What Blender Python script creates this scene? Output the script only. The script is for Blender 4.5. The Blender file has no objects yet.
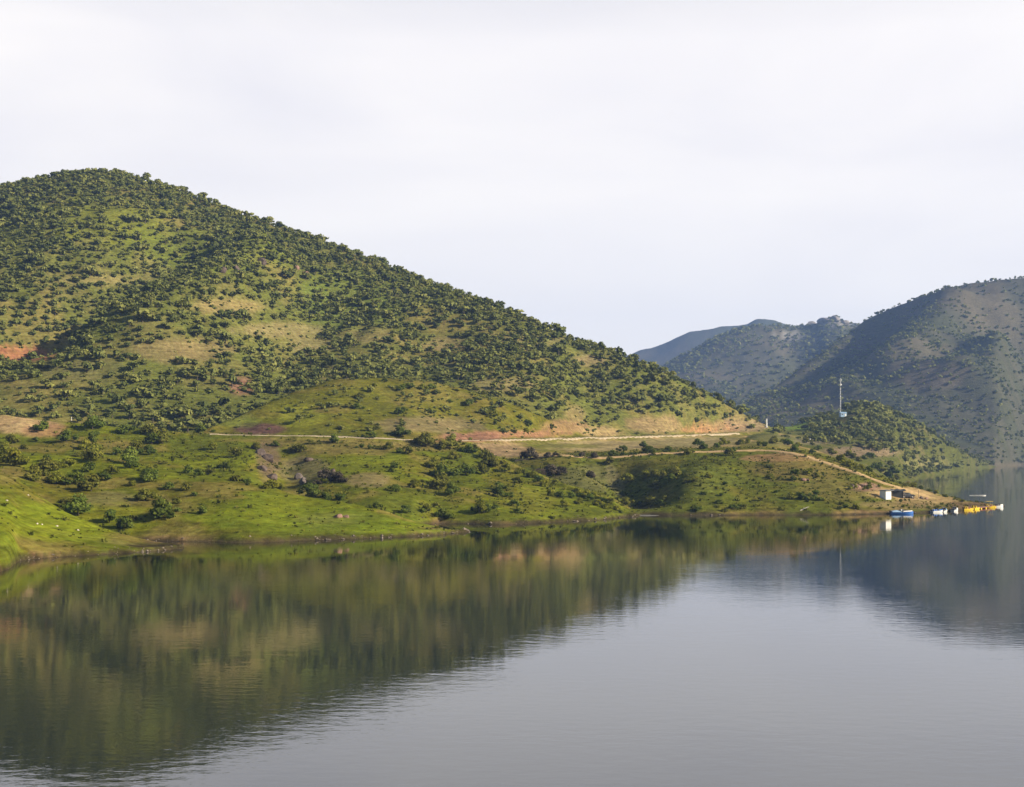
import bpy, bmesh, math, random
import numpy as np
from mathutils import Vector, Matrix

rng = np.random.default_rng(7)
random.seed(7)
F, H0, U0, V0 = 1400.0, 16.0, 512.0, 450.0      # focal length in pixels, eye height, principal column, eye-level row
scene = bpy.context.scene
COL = scene.collection

# ------------------------------------------------------------------ numeric helpers
def _hash(ix, iy, seed):
    h = (ix.astype(np.int64) * 374761393 + iy.astype(np.int64) * 668265263 + seed * 1442695041) & 0xFFFFFFFF
    h = ((h ^ (h >> 13)) * 1274126177) & 0xFFFFFFFF
    h = (h ^ (h >> 16)) & 0xFFFFFFFF
    return h.astype(np.float64) / 4294967295.0

def vnoise(x, y, seed=0):
    ix, iy = np.floor(x), np.floor(y)
    fx, fy = x - ix, y - iy
    fx = fx * fx * fx * (fx * (fx * 6 - 15) + 10); fy = fy * fy * fy * (fy * (fy * 6 - 15) + 10)
    a, b = _hash(ix, iy, seed), _hash(ix + 1, iy, seed)
    c, d = _hash(ix, iy + 1, seed), _hash(ix + 1, iy + 1, seed)
    return (a + (b - a) * fx + (c - a) * fy + (a - b - c + d) * fx * fy) * 2 - 1

def fbm(x, y, octv=4, seed=0, gain=0.5):
    s, a, t = 0.0, 1.0, 0.0
    for k in range(octv):
        s = s + a * vnoise(x, y, seed + 17 * k); t += a
        x, y, a = x * 2.03 + 5.1, y * 2.03 + 1.7, a * gain
    return s / t

def sstep(a, b, x):
    t = np.clip((x - a) / (b - a), 0, 1)
    return t * t * (3 - 2 * t)

def pch(xk, yk, x):
    """monotone cubic through the knots, constant beyond them"""
    xk = np.asarray(xk, float); yk = np.asarray(yk, float)
    h = np.diff(xk); d = np.diff(yk) / h
    m = np.zeros_like(xk)
    if len(xk) > 2:
        w1, w2 = 2 * h[1:] + h[:-1], h[1:] + 2 * h[:-1]
        same = d[:-1] * d[1:] > 0
        with np.errstate(divide='ignore', invalid='ignore'):
            m[1:-1] = np.where(same, (w1 + w2) / (w1 / d[:-1] + w2 / d[1:]), 0)
    m[0], m[-1] = d[0], d[-1]
    x = np.clip(x, xk[0], xk[-1])
    i = np.clip(np.searchsorted(xk, x, side='right') - 1, 0, len(xk) - 2)
    t = (x - xk[i]) / h[i]
    t2, t3 = t * t, t * t * t
    return (2*t3-3*t2+1)*yk[i] + (t3-2*t2+t)*h[i]*m[i] + (-2*t3+3*t2)*yk[i+1] + (t3-t2)*h[i]*m[i+1]

# ------------------------------------------------------------------ the lie of the land
def P(u, v, Y):            # a surveyed point: bearing column, elevation row, distance -> height
    return (u, Y, H0 + (V0 - v) * Y / F)
def S(u, v):               # a point of the shoreline
    return (u, F * H0 / (v - V0), 0.0)

US = np.concatenate([np.arange(-500, -40, 8.0), np.arange(-40, 1064, 2.0), np.arange(1064, 1901, 8.0)])
YS = np.concatenate([np.arange(70, 180, 4.0), np.arange(180, 470, 1.2), np.arange(470, 1010, 3.0),
                     np.arange(1010, 2200, 8.0), np.arange(2200, 4900, 30.0)])
NU, NY = len(US), len(YS)

def sample(line):
    a = np.array(line, float)
    return pch(a[:, 0], a[:, 1], US), pch(a[:, 0], a[:, 2], US)

def loft(lines, front=True):
    ks = [list(sample(l)) if isinstance(l, list) else list(l) for l in lines]
    if front:
        Y0, z0 = ks[0]
        bank = sstep(-1.2, -.05, z0) * (0.75 + .15 * np.sin(US * .033))
        ks = [[Y0 - 45, np.minimum(z0 - 6, -9.0)], [Y0 - 8, z0 - 1.4], [Y0, z0], [Y0 + 1.2, z0 + bank]] + ks[1:]
    else:
        ks = [[ks[0][0] - 40, ks[0][1] * 0 - 9.0]] + ks
    for k in range(1, len(ks)):
        ks[k][0] = np.maximum(ks[k][0], ks[k-1][0] + 0.6)
    YY = np.array([k[0] for k in ks]); ZZ = np.array([k[1] for k in ks])
    out = np.empty((NU, NY))
    for j in range(NU):
        out[j] = pch(YY[:, j], ZZ[:, j], YS)
    return out

def off(line, dY, dz):
    Y, z = sample(line) if isinstance(line, list) else line
    return (Y + dY, z + dz)
def between(l1, l2, t, tz):
    a, b = sample(l1), sample(l2)
    return (a[0] + (b[0] - a[0]) * t, a[1] + (b[1] - a[1]) * tz)

LOW = -9.0
# near tongue
A_sh = [S(-500, 690), S(-200, 622), S(-20, 576), S(8, 569), S(20, 561), S(60, 557), S(110, 554), S(150, 551.5), S(178, 549), (200, 230, -2), (300, 232, -6), (1900, 232, LOW)]
A_cr = [P(-500, 425, 262), P(-200, 440, 262), P(0, 470, 262), P(14, 477, 258), P(57, 504, 250), P(103, 526, 241), P(150, 541.5, 233), (178, 229.5, .4), (200, 232, -2), (300, 234, -6), (1900, 234, LOW)]
# second tongue
B_sh = [(-500, 280, 10), (0, 275, 9), (57, 260, 4), (103, 250, 1.2), (140, 247, .15), (160, 246, 0), S(178, 541.3), S(205, 541.6), S(240, 542.6), S(300, 541), S(400, 537), S(440, 534.8), S(464, 532.5), (480, 272, -1.5), (560, 276, -6), (1900, 276, LOW)]
B_cr = [P(-500, 430, 330), P(0, 455, 330), P(100, 458, 325), P(160, 467, 318), P(231, 480, 302), P(302, 496, 292), P(373, 507, 284), P(409, 519, 277), P(445, 528.5, 273), (464, 272.5, .4), (480, 274, -1.5), (560, 278, -6), (1900, 278, LOW)]
# slope up to the road, its spur ending at the cove
C_sh = [(-500, 300, 6), (0, 300, 6), (100, 300, 5), (231, 306, 4), (302, 298, 2), (373, 292, 2), (409, 292, .5), S(440, 523.6), S(468, 523.8), S(500, 524.6), S(560, 522), S(600, 520), S(630, 517), (645, 334, -1.5), (720, 336, -6), (1900, 336, LOW)]
C_cr = [P(-500, 405, 400), P(-100, 416, 400), P(0, 420, 398), P(60, 422, 397), P(150, 430, 395), P(210, 434.3, 395), P(330, 436.5, 398), P(400, 439, 402), P(460, 442.5, 408), P(490, 455, 400), P(520, 467, 388), P(542, 476, 378), P(578, 490, 362), P(613, 504, 345), P(628, 513, 338), (638, 336, .2), (645, 335, -1.5), (720, 337, -6), (1900, 337, LOW)]
# promontory
D_sh = [(-500, 345, LOW), (300, 345, LOW), (400, 350, 1), (540, 350, 1), (600, 347, .3), (634, 344, 0), S(660, 515.5), S(700, 515.5), S(760, 515), S(830, 515), S(880, 514), S(920, 513), S(960, 510.5), S(985, 508), (1000, 396, 0), (1012, 398, -1.5), (1100, 398, -6), (1900, 398, LOW)]
TRACK = [P(400, 462, 432), P(515, 460.5, 430), P(600, 457, 430), P(660, 453, 430), P(700, 451.5, 430), P(760, 450.5, 428), P(790, 453, 422), P(830, 464, 412), P(860, 474, 403), P(900, 488, 396), P(930, 496.5, 396), P(960, 501, 396.5), (985, 397, .9), (1000, 397, .3), (1012, 399, -1.5)]
D_tr = [(-500, 432, LOW), (300, 432, 5)] + TRACK + [(1100, 399, -6), (1900, 399, LOW)]
D_bk = [(-500, 442, LOW), (300, 442, 5), P(400, 461.5, 442), P(600, 456.5, 442), P(700, 451.3, 442), P(760, 450, 442), P(790, 450.5, 441), P(830, 458, 440), P(860, 468, 436), P(880, 476, 430), P(900, 483, 426), P(940, 495, 420), P(975, 502.3, 405), (1000, 402, .2), (1012, 403, -1.5), (1100, 403, -6), (1900, 403, LOW)]
D_b2 = [(-500, 475, LOW), (300, 475, 5), (400, 475, 12), (760, 475, 14), (800, 490, 12), (830, 490, 10), (860, 495, 3), (880, 480, -2), (940, 455, -3), (1000, 420, -3), (1012, 421, -4), (1100, 421, -7), (1900, 421, LOW)]
# bench behind the promontory, up to the gravel road
E_st = [(-500, 436, 14), (300, 440, 15), (400, 441, 12), (515, 439, 12.3), (600, 439, 13.3), (700, 439, 15), (760, 438, 15.4), (800, 450, 13), (830, 470, 10.5), (860, 490, 6), (890, 520, 0), (925, 560, -4), (1900, 560, LOW)]
E_rd = [(-500, 452, 16), (200, 452, 18), (330, 452, 19), P(400, 439.5, 452), P(460, 441.5, 455), P(500, 440, 475), P(560, 438.5, 520), P(640, 436.5, 590), P(700, 434.5, 650), P(740, 433, 700), P(770, 433.5, 730), P(800, 437, 735), P(830, 445, 700), (860, 690, 11), (890, 680, 4), (925, 700, -4), (1900, 700, LOW)]
# big wooded hill
F_1 = [P(-500, 425, 480), P(0, 419, 470), P(100, 425, 470), P(195, 432, 470), P(250, 413, 500), P(300, 395, 530), P(350, 384, 556), P(400, 382, 566), P(430, 386, 568), P(480, 398, 560), P(520, 412, 555), P(560, 428, 562), P(590, 434, 585), P(640, 434, 622), P(740, 431, 712), P(772, 430.5, 738), (800, 745, 15), (850, 760, 5), (925, 760, -8), (1900, 760, LOW)]
F_2 = [P(-500, 405, 500), P(0, 396, 490), P(100, 402, 490), P(195, 408, 495), P(250, 400, 515), P(300, 386, 545), P(350, 376, 570), P(400, 373, 580), P(430, 374, 582), P(480, 380, 578), P(520, 391, 575), P(560, 407, 580), P(590, 415, 602), P(640, 417, 640), P(700, 416, 680), P(740, 423, 725), P(772, 430, 742), (800, 748, 15), (850, 765, 5), (925, 765, -8), (1900, 765, LOW)]
F_sk = [P(-500, 300, 830), P(-300, 240, 820), P(-100, 200, 815), P(0, 187, 810), P(40, 177, 815), P(80, 172, 820), P(110, 175, 820), P(150, 185, 815), P(200, 202, 810), P(250, 220, 800), P(300, 237, 790), P(370, 261, 765), P(430, 285, 740), P(500, 310, 710), P(560, 335, 700), P(600, 351, 695), P(640, 364, 690), P(690, 386, 700), P(730, 406, 720), P(760, 422, 740), P(778, 430, 748), (800, 752, 15), (850, 770, 5), (925, 770, -8), (1900, 770, LOW)]
# grassy spur in front of it
G_ft = [(-500, 440, LOW), (150, 436, 10), (195, 433, 19), (300, 433, 20), (400, 438, 20), (460, 458, 19.5), (520, 500, 19.6), (560, 545, 20), (590, 572, 20), (650, 592, 10), (720, 600, LOW), (1900, 600, LOW)]
G_cr = [(-500, 446, LOW), (150, 442, 10), P(195, 433, 440), P(250, 411, 465), P(300, 391, 495), P(350, 380, 520), P(400, 378, 532), P(430, 382, 532), P(480, 394, 530), P(520, 408, 530), P(560, 424, 556), (590, 585, 20.4), (650, 610, 10), (720, 610, LOW), (1900, 610, LOW)]
# knoll with the mast
K_ft = [(-500, 560, LOW), (690, 560, 5), (760, 560, 17), (800, 520, 13), (830, 520, 11.5), (860, 560, 8), (890, 620, 2.5), (915, 720, -1), (925, 830, -2), (951, 985, -2), (985, 1245, -2), (1000, 1300, -3), (1100, 1300, LOW), (1900, 1300, LOW)]
K_1 = [(-500, 735, LOW), (690, 740, 18), P(760, 434, 735), P(800, 440, 722), P(830, 446, 705), P(860, 454, 695), P(890, 463, 725), (912, 800, 3), (925, 862, .3), (951, 1018, .3), (985, 1280, .3), (1000, 1330, -1.5), (1100, 1330, LOW), (1900, 1330, LOW)]
K_cr = [(-500, 800, LOW), (650, 800, 5), P(740, 431, 800), P(775, 428.5, 850), P(800, 425, 900), P(820, 419, 930), P(840, 413, 940), P(860, 408, 950), P(880, 410, 960), P(900, 418, 970), P(920, 428, 985), P(955, 447, 1080), P(983, 462, 1215), (993, 1295, .8), (1005, 1335, -2), (1100, 1340, LOW), (1900, 1340, LOW)]
# hills across the lake
R_sh = [(-500, 1300, 5), (900, 1300, 5), (980, 1330, 1), S(993, 466.8), S(1024, 464.5), S(1100, 463.2), S(1300, 462.5), S(1900, 461)]
R_cr = [(-500, 1700, 0), (600, 1700, 5), P(700, 425, 1700), P(740, 407, 1700), P(780, 378, 1800), P(820, 348, 1900), P(853, 324, 2000), P(870, 317, 2050), P(900, 304, 2050), P(940, 293, 2050), P(985, 284, 2050), P(1024, 279.5, 2050), P(1200, 263, 2050), P(1500, 290, 2050), P(1900, 330, 2050)]
M_sh = [(-500, 2050, 10), (1900, 2050, 10)]
M_cr = [(-500, 2700, 30), (500, 2700, 50), P(600, 407, 2700), P(657, 369, 2700), P(699, 347, 2750), P(726, 333, 2800), P(766, 325, 2850), P(800, 326, 2900), P(817, 323, 2900), P(827, 317, 2900), P(836, 316, 2900), P(853, 322, 2900), P(900, 330, 2900), P(1100, 330, 2900), P(1900, 360, 2900)]
B2_sh = [(-500, 3300, 10), (1900, 3300, 10)]
B2_cr = [P(-500, 430, 4200), P(400, 402, 4200), P(560, 386, 4200), P(600, 369, 4200), P(630, 358, 4200), P(660, 349, 4200), P(690, 336, 4200), P(720, 329, 4200), P(745, 325, 4200), P(760, 319, 4200), P(775, 320, 4200), P(810, 331, 4200), P(900, 340, 4200), P(1900, 360, 4200)]

UU, VYY = np.meshgrid(US, YS, indexing='ij')
XX = (UU - U0) * VYY / F
YYg = VYY

zA = loft([A_sh, between(A_sh, A_cr, .5, .55), A_cr, off(A_cr, 22, -4.5)])
zB = loft([B_sh, between(B_sh, B_cr, .5, .56), B_cr, off(B_cr, 20, -4)])
zC = loft([C_sh, between(C_sh, C_cr, .5, .46), off(C_cr, -2.6, -1.1), C_cr, off(C_cr, 7, .05), off(C_cr, 45, -5)])
zD = loft([D_sh, between(D_sh, D_tr, .5, .53), off(D_tr, -2.4, -.75), D_tr, D_bk, D_b2])
zE = loft([E_st, between(E_st, E_rd, .6, .5), off(E_rd, -3, -1.2), E_rd, off(E_rd, 9, .1)], front=False)
zF = loft([off(F_1, -40, -14), F_1, F_2, between(F_2, F_sk, .45, .47), between(F_2, F_sk, .85, .88), F_sk, off(F_sk, 80, -28), off(F_sk, 300, -110)], front=False)
zG = loft([off(G_ft, -10, -4), G_ft, between(G_ft, G_cr, .5, .48), G_cr, off(G_cr, 35, -5)], front=False)
zK = loft([K_ft, K_1, between(K_1, K_cr, .5, .52), K_cr, off(K_cr, 160, -30)], front=False)
zR = loft([R_sh, between(R_sh, R_cr, .3, .22), between(R_sh, R_cr, .6, .55), between(R_sh, R_cr, .86, .87), R_cr, off(R_cr, 250, -60)])
zM = loft([M_sh, between(M_sh, M_cr, .5, .45), between(M_sh, M_cr, .85, .86), M_cr, off(M_cr, 300, -60)], front=False)
zB2 = loft([B2_sh, between(B2_sh, B2_cr, .5, .45), between(B2_sh, B2_cr, .85, .87), B2_cr, off(B2_cr, 300, -60)], front=False)

def pix(u, v, z):   # bearing/row of a point at a given height -> world xy (used for ridges and gullies)
    Y = F * (H0 - z) / (v - V0); return ((u - U0) * Y / F, Y)
def uy(u, Y): return ((u - U0) * Y / F, Y)

def polydist(pts):
    d = np.full(XX.shape, 1e9); tt = np.zeros(XX.shape)
    L = len(pts) - 1
    for i in range(L):
        ax, ay = pts[i]; bx, by = pts[i+1]
        dx, dy = bx - ax, by - ay
        t = np.clip(((XX - ax) * dx + (YYg - ay) * dy) / (dx*dx + dy*dy), 0, 1)
        q = np.hypot(XX - ax - t*dx, YYg - ay - t*dy)
        m = q < d
        d = np.where(m, q, d); tt = np.where(m, (i + t) / L, tt)
    return d, tt

# relief: down-slope ribs and gullies
ribF = fbm(XX / 70 + .3 * fbm(XX / 60, YYg / 60, 2, 5), YYg / 210, 4, 11)
famp = sstep(0, 90, YYg - sample(F_2)[0][:, None]) * (1 - .75 * sstep(.8, 1.0, YYg / np.maximum(1, sample(F_sk)[0][:, None])))
zF = zF + famp * (11.5 * ribF + 2.2 * fbm(XX / 22, YYg / 30, 3, 23))
def ridge(z, pts, w, amp, fade=True):
    d, t = polydist(pts)
    g = np.exp(-(d / w) ** 2)
    if fade: g = g * np.clip(np.sin(np.pi * np.clip(t, .02, .98)) * 2.2, 0, 1)
    return z + amp * g
zF = ridge(zF, [uy(262, 735), uy(225, 660), uy(170, 590), uy(95, 525)], 28, 14)
zF = ridge(zF, [uy(215, 735), uy(150, 655), uy(70, 590), uy(0, 530)], 26, -21)
zF = ridge(zF, [uy(330, 700), uy(300, 620), uy(270, 560)], 22, -7)
zF = ridge(zF, [uy(470, 680), uy(430, 620), uy(445, 585)], 22, -6)
zF = ridge(zF, [uy(590, 680), uy(585, 620), uy(600, 585)], 16, -6)
zF = ridge(zF, [uy(660, 690), uy(668, 640), uy(655, 612)], 12, 4)
zG = ridge(zG, [uy(455, 520), uy(465, 490), uy(470, 465)], 10, -3.0)
zG = ridge(zG, [uy(360, 515), uy(345, 480), uy(330, 440)], 12, 2.0)
zD = ridge(zD, [uy(648, 346), uy(640, 375), uy(618, 402), uy(600, 425)], 8, -5.5)
zD = ridge(zD, [uy(684, 352), uy(694, 380), uy(710, 415)], 9, 2.6)
zD = ridge(zD, [uy(575, 395), uy(560, 425)], 9, 1.6, False)
zC = ridge(zC, [uy(275, 388), uy(285, 350), uy(270, 318)], 7, -3.2)
zC = ridge(zC, [uy(255, 385), uy(262, 355), uy(252, 325)], 6, 1.8)
zC = ridge(zC, [uy(20, 390), uy(-40, 400), uy(-120, 395)], 9, 2.2, False)
zR = zR + sstep(1350, 1600, YYg) * (1 - .8 * sstep(-380, -20, YYg - sample(R_cr)[0][:, None])) * (46 * fbm(XX / 230 + .4 * YYg / 400, YYg / 600, 4, 31) + 5 * fbm(XX / 60, YYg / 60, 3, 37))
zR = ridge(zR, [uy(960, 2000), uy(930, 1800), uy(880, 1620)], 70, 40)
zR = ridge(zR, [uy(905, 2020), uy(868, 1850), uy(810, 1680)], 60, -40)
zR = ridge(zR, [uy(1040, 1800), uy(985, 1650), uy(955, 1520)], 60, 36)
zR = ridge(zR, [uy(1010, 1950), uy(965, 1760), uy(930, 1600)], 50, -34)
zM = zM + sstep(2100, 2400, YYg) * (1 - .7 * sstep(-380, -20, YYg - sample(M_cr)[0][:, None])) * (60 * fbm(XX / 300 + YYg / 800, YYg / 800, 4, 41) + 6 * fbm(XX / 70, YYg / 70, 3, 43))
zB2 = zB2 + 25 * fbm(XX / 500, YYg / 900, 4, 47)
zK = zK + sstep(740, 860, YYg) * (4 * fbm(XX / 60, YYg / 90, 3, 53))
FORMS = [zA, zB, zC, zD, zE, zF, zG, zK, zR, zM, zB2]
stack = np.stack(FORMS)
DOM = np.argmax(stack, 0)
Z = stack[0]
for q in stack[1:]:
    k = 0.5 + 0.0008 * YYg
    Z = np.where(np.minimum(Z, q) < -5, np.maximum(Z, q), 0.5 * (Z + q + np.sqrt((Z - q) ** 2 + k * k)) - np.minimum(.0, 0))
land = sstep(.3, 4.0, Z)
for rd in ([p for p in C_cr if 195 <= p[0] <= 460], [p for p in E_rd if 430 <= p[0] <= 770], TRACK):
    land = land * (.12 + .88 * sstep(3, 12, polydist([(uy(p[0], p[1])) for p in rd])[0]))
Z = Z + land * (.55 * fbm(XX / 13, YYg / 13, 4, 61) + .9 * fbm(XX / 38, YYg / 30, 3, 67) + .0009 * YYg * fbm(XX / 30, YYg / 30, 3, 71))
Z = Z + .22 * fbm(XX / 5, YYg / 5, 3, 73) * sstep(-.5, .8, Z)
Z = np.maximum(Z, -9.0)
VV = V0 - F * (Z - H0) / YYg          # elevation row of every ground point
del stack, FORMS, zA, zB, zC, zD, zE, zF, zG, zK, zR, zM, zB2

def hgt(x, y):
    x = np.asarray(x, float); y = np.asarray(y, float)
    u = np.clip(U0 + F * x / y, US[0], US[-1] - 1e-3); yy = np.clip(y, YS[0], YS[-1] - 1e-3)
    i = np.clip(np.searchsorted(US, u, side='right') - 1, 0, NU - 2); j = np.clip(np.searchsorted(YS, yy, side='right') - 1, 0, NY - 2)
    a = (u - US[i]) / (US[i+1] - US[i]); b = (yy - YS[j]) / (YS[j+1] - YS[j])
    return (Z[i, j] * (1-a) * (1-b) + Z[i+1, j] * a * (1-b) + Z[i, j+1] * (1-a) * b + Z[i+1, j+1] * a * b)

def hit(u, v, ymin=0, ymax=1e9):
    """first ground point met along a sight line"""
    ys = np.arange(max(180, ymin), min(4200, ymax), .8)
    z = hgt((u - U0) * ys / F, ys)
    vv = V0 - F * (np.maximum(z, 0) - H0) / ys
    ok = np.nonzero(vv <= v)[0]
    if len(ok) == 0: return None
    Y = ys[ok[0]]
    return ((u - U0) * Y / F, Y, float(z[ok[0]]))

# ------------------------------------------------------------------ ground colours (soil, turf, bare earth)
def srgb(*c): return np.array(c, float)
LUSH, GRASS, OLIVE = srgb(.155, .172, .006), srgb(.098, .112, .007), srgb(.120, .103, .014)
DRY, TAN, ORANGE, RED = srgb(.185, .145, .045), srgb(.34, .235, .115), srgb(.36, .17, .075), srgb(.20, .085, .05)
FARG, DARKS, ROCK = srgb(.066, .064, .042), srgb(.055, .040, .025), srgb(.22, .18, .15)
C_ = np.empty((NU, NY, 3))
C_[:] = GRASS
n1 = fbm(XX / 40, YYg / 40, 4, 101); n2 = fbm(XX / 12, YYg / 14, 4, 103); n3 = fbm(XX / 4, YYg / 5, 3, 107)
def mixc(m, c):
    global C_
    m = np.clip(m, 0, 1)[..., None]
    C_ = C_ * (1 - m) + c * m
near = DOM <= 2
mixc(sstep(-.1, .5, n1 + .4 * n2) * .65 * near, LUSH)
mixc(sstep(-.05, .45, n2 - .35 * n1) * .7, OLIVE)
mixc(sstep(.15, .5, n2 + .3 * n3 - .3 * n1) * .5, DRY)
prom = (DOM == 3)
mixc(prom * .55, srgb(.098, .108, .020)); mixc(prom * sstep(0, .5, n2 + .4 * n3) * .5, OLIVE)
bench = (DOM == 4)
mixc(bench * (.55 + .5 * n2), DRY); mixc(bench * sstep(.05, .5, n2 + .5 * n3) * .6, TAN)
hillF = (DOM == 5)
mixc(hillF * .5, srgb(.115, .120, .040)); mixc(hillF * sstep(.0, .6, n1 + .5 * n2) * .6, DRY)
spur = (DOM == 6)
mixc(spur * .45, OLIVE); mixc(spur * sstep(.0, .5, n1 + .3 * n2) * .5, DRY)
mixc((DOM == 7) * .7, srgb(.070, .074, .022)); mixc((DOM == 7) * sstep(0, .5, n2) * .4, srgb(.125, .10, .05))
far = DOM >= 8
nf = fbm(XX / 160, YYg / 160, 4, 111); nf2 = fbm(XX / 45, YYg / 45, 4, 113)
mixc(far * .95, FARG); mixc(far * sstep(0, .5, nf + .4 * nf2) * .6, srgb(.118, .096, .060)); mixc(far * sstep(.05, .5, nf2 - nf) * .6, srgb(.055, .064, .028))

def blob(u, v, ru, rv, c, a=1.0, doms=None, rag=.5, rot=0.0):
    du, dv = UU - u, VV - v
    if rot:
        s_, c_ = math.sin(rot), math.cos(rot); du, dv = du * c_ + dv * s_, -du * s_ + dv * c_
    q = np.sqrt((du / ru) ** 2 + (dv / rv) ** 2) + rag * (n2 * .6 + n3 * .5)
    m = a * (1 - sstep(.65, 1.1, q))
    if doms is not None: m = m * np.isin(DOM, doms)
    mixc(m, c)
NEAR, BIG = [0, 1, 2], [5]
# near slopes
blob(18, 424, 46, 12, TAN, .95, NEAR); blob(45, 430, 26, 8, srgb(.26, .15, .075), .8, NEAR); blob(4, 470, 22, 18, DRY, .6, NEAR)
blob(110, 447, 40, 8, DRY, .5, NEAR); blob(110, 500, 34, 10, srgb(.17, .14, .06), .6, NEAR); blob(60, 490, 40, 10, OLIVE, .6, NEAR)
blob(345, 447, 60, 9, DRY, .75, NEAR); blob(420, 445, 50, 7, DRY, .8, NEAR); blob(370, 480, 26, 9, srgb(.20, .15, .075), .7, NEAR); blob(300, 470, 30, 16, srgb(.19, .15, .08), .65, NEAR)
blob(268, 460, 14, 26, srgb(.13, .09, .055), .85, NEAR); blob(290, 505, 26, 16, srgb(.18, .15, .03), .55, NEAR); blob(530, 500, 30, 14, srgb(.17, .16, .025), .6, NEAR)
blob(505, 480, 20, 20, OLIVE, .5, NEAR); blob(200, 460, 60, 8, LUSH, .6, NEAR); blob(330, 520, 90, 12, srgb(.118, .150, .02), .7, NEAR); blob(100, 520, 80, 18, LUSH, .6, NEAR)
blob(90, 538, 70, 3, srgb(.22, .19, .06), .7, NEAR, .3, .16)
blob(300, 440, 80, 3, DRY, .6, NEAR)
blob(60, 522, 100, 26, srgb(.150, .178, .008), .75, [0], .6); blob(250, 512, 90, 20, srgb(.138, .168, .008), .7, [1], .6); blob(400, 527, 60, 9, srgb(.13, .165, .010), .7, [1], .5)  # fresh turf on the tongues, brightened so they stand out as sunlit
blob(120, 518, 60, 22, srgb(.105, .105, .016), .6, [2]); blob(410, 500, 60, 14, srgb(.095, .108, .012), .5, [2])  # hollows behind the tongues: shade painted in as darker olive turf
# spur and heap by the road
blob(260, 429, 30, 6.5, srgb(.105, .058, .045), .97, [6, 5, 2], .15)
blob(300, 417, 26, 13, srgb(.20, .205, .020), .8, [6], .5); blob(235, 420, 26, 8, srgb(.13, .15, .03), .6, [6])
blob(470, 437, 40, 5, srgb(.25, .12, .085), .8, None); blob(430, 425, 60, 10, srgb(.20, .15, .085), .6, [6]); blob(565, 427, 26, 8, srgb(.24, .145, .075), .75, [5, 6]); blob(520, 434, 50, 4, srgb(.30, .15, .09), .75, [5, 6, 4])
blob(575, 414, 12, 9, srgb(.21, .155, .07), .6, [5, 6])
blob(655, 425, 34, 10, srgb(.27, .19, .09), .8, BIG, .6); blob(715, 428, 34, 8, srgb(.26, .17, .085), .8, BIG, .6); blob(735, 427, 12, 5, ORANGE, .9, BIG); blob(700, 430, 22, 3, ORANGE, .6, BIG); blob(600, 432, 30, 6, TAN, .7, BIG)
blob(745, 425, 22, 10, srgb(.22, .16, .09), .8, BIG)
# bench
blob(500, 450, 40, 8, srgb(.24, .165, .09), .9, [4, 3]); blob(600, 446, 60, 6, srgb(.30, .235, .11), .9, [4]); blob(690, 442, 60, 6, srgb(.27, .22, .10), .8, [4]); blob(560, 446, 50, 2.5, GRASS, .6, [4])
blob(780, 440, 30, 7, srgb(.17, .16, .05), .6, [4, 7])
# promontory
blob(780, 458, 40, 5, srgb(.27, .165, .075), .85, [3]); blob(800, 470, 60, 12, srgb(.19, .14, .045), .6, [3]); blob(840, 490, 50, 12, srgb(.165, .13, .04), .55, [3]); blob(905, 493, 40, 7, srgb(.36, .25, .12), .9, [3]); blob(865, 487, 18, 5, srgb(.25, .15, .10), .8, [3])
blob(930, 500, 40, 6, srgb(.30, .21, .10), .8, [3]); blob(900, 505, 50, 5, srgb(.22, .16, .07), .7, [3]); blob(970, 505, 30, 4, srgb(.16, .10, .055), .8, [3]); blob(545, 474, 16, 7, srgb(.07, .045, .045), .8, [3]); blob(590, 478, 40, 14, srgb(.13, .12, .05), .6, [3]); blob(615, 480, 8, 20, srgb(.20, .17, .075), .6, [3], .3, -.4)
blob(700, 480, 40, 20, srgb(.10, .115, .022), .6, [3])
# knoll
blob(795, 425, 24, 6, srgb(.135, .19, .03), .9, [7, 4], .25); blob(860, 452, 45, 6, srgb(.20, .145, .085), .85, [7], .3); blob(815, 441, 22, 4, srgb(.21, .18, .10), .8, [7, 4]); blob(925, 463, 24, 5, srgb(.20, .18, .07), .7, [7])
# big hill
blob(18, 354, 46, 10, srgb(.27, .12, .06), .9, BIG, .45); blob(225, 306, 46, 9, srgb(.27, .20, .085), .6, BIG); blob(180, 350, 60, 14, srgb(.24, .165, .085), .5, BIG); blob(280, 330, 50, 9, srgb(.25, .19, .095), .5, BIG); blob(240, 385, 14, 12, srgb(.19, .10, .065), .85, BIG)
blob(100, 280, 60, 6, srgb(.22, .18, .07), .6, BIG); blob(110, 222, 80, 26, srgb(.155, .165, .020), .6, BIG); blob(220, 250, 90, 26, srgb(.13, .155, .022), .6, BIG); blob(80, 370, 50, 14, srgb(.14, .13, .05), .5, BIG); blob(310, 345, 30, 12, srgb(.23, .185, .08), .6, BIG)
blob(365, 335, 34, 10, srgb(.23, .18, .07), .55, BIG); blob(446, 346, 28, 9, srgb(.23, .17, .08), .55, BIG); blob(350, 300, 60, 30, srgb(.125, .160, .028), .6, BIG); blob(590, 360, 20, 6, srgb(.24, .18, .09), .7, BIG); blob(530, 340, 40, 8, srgb(.22, .18, .08), .5, BIG); blob(500, 385, 40, 8, srgb(.21, .17, .075), .6, BIG)
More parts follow.
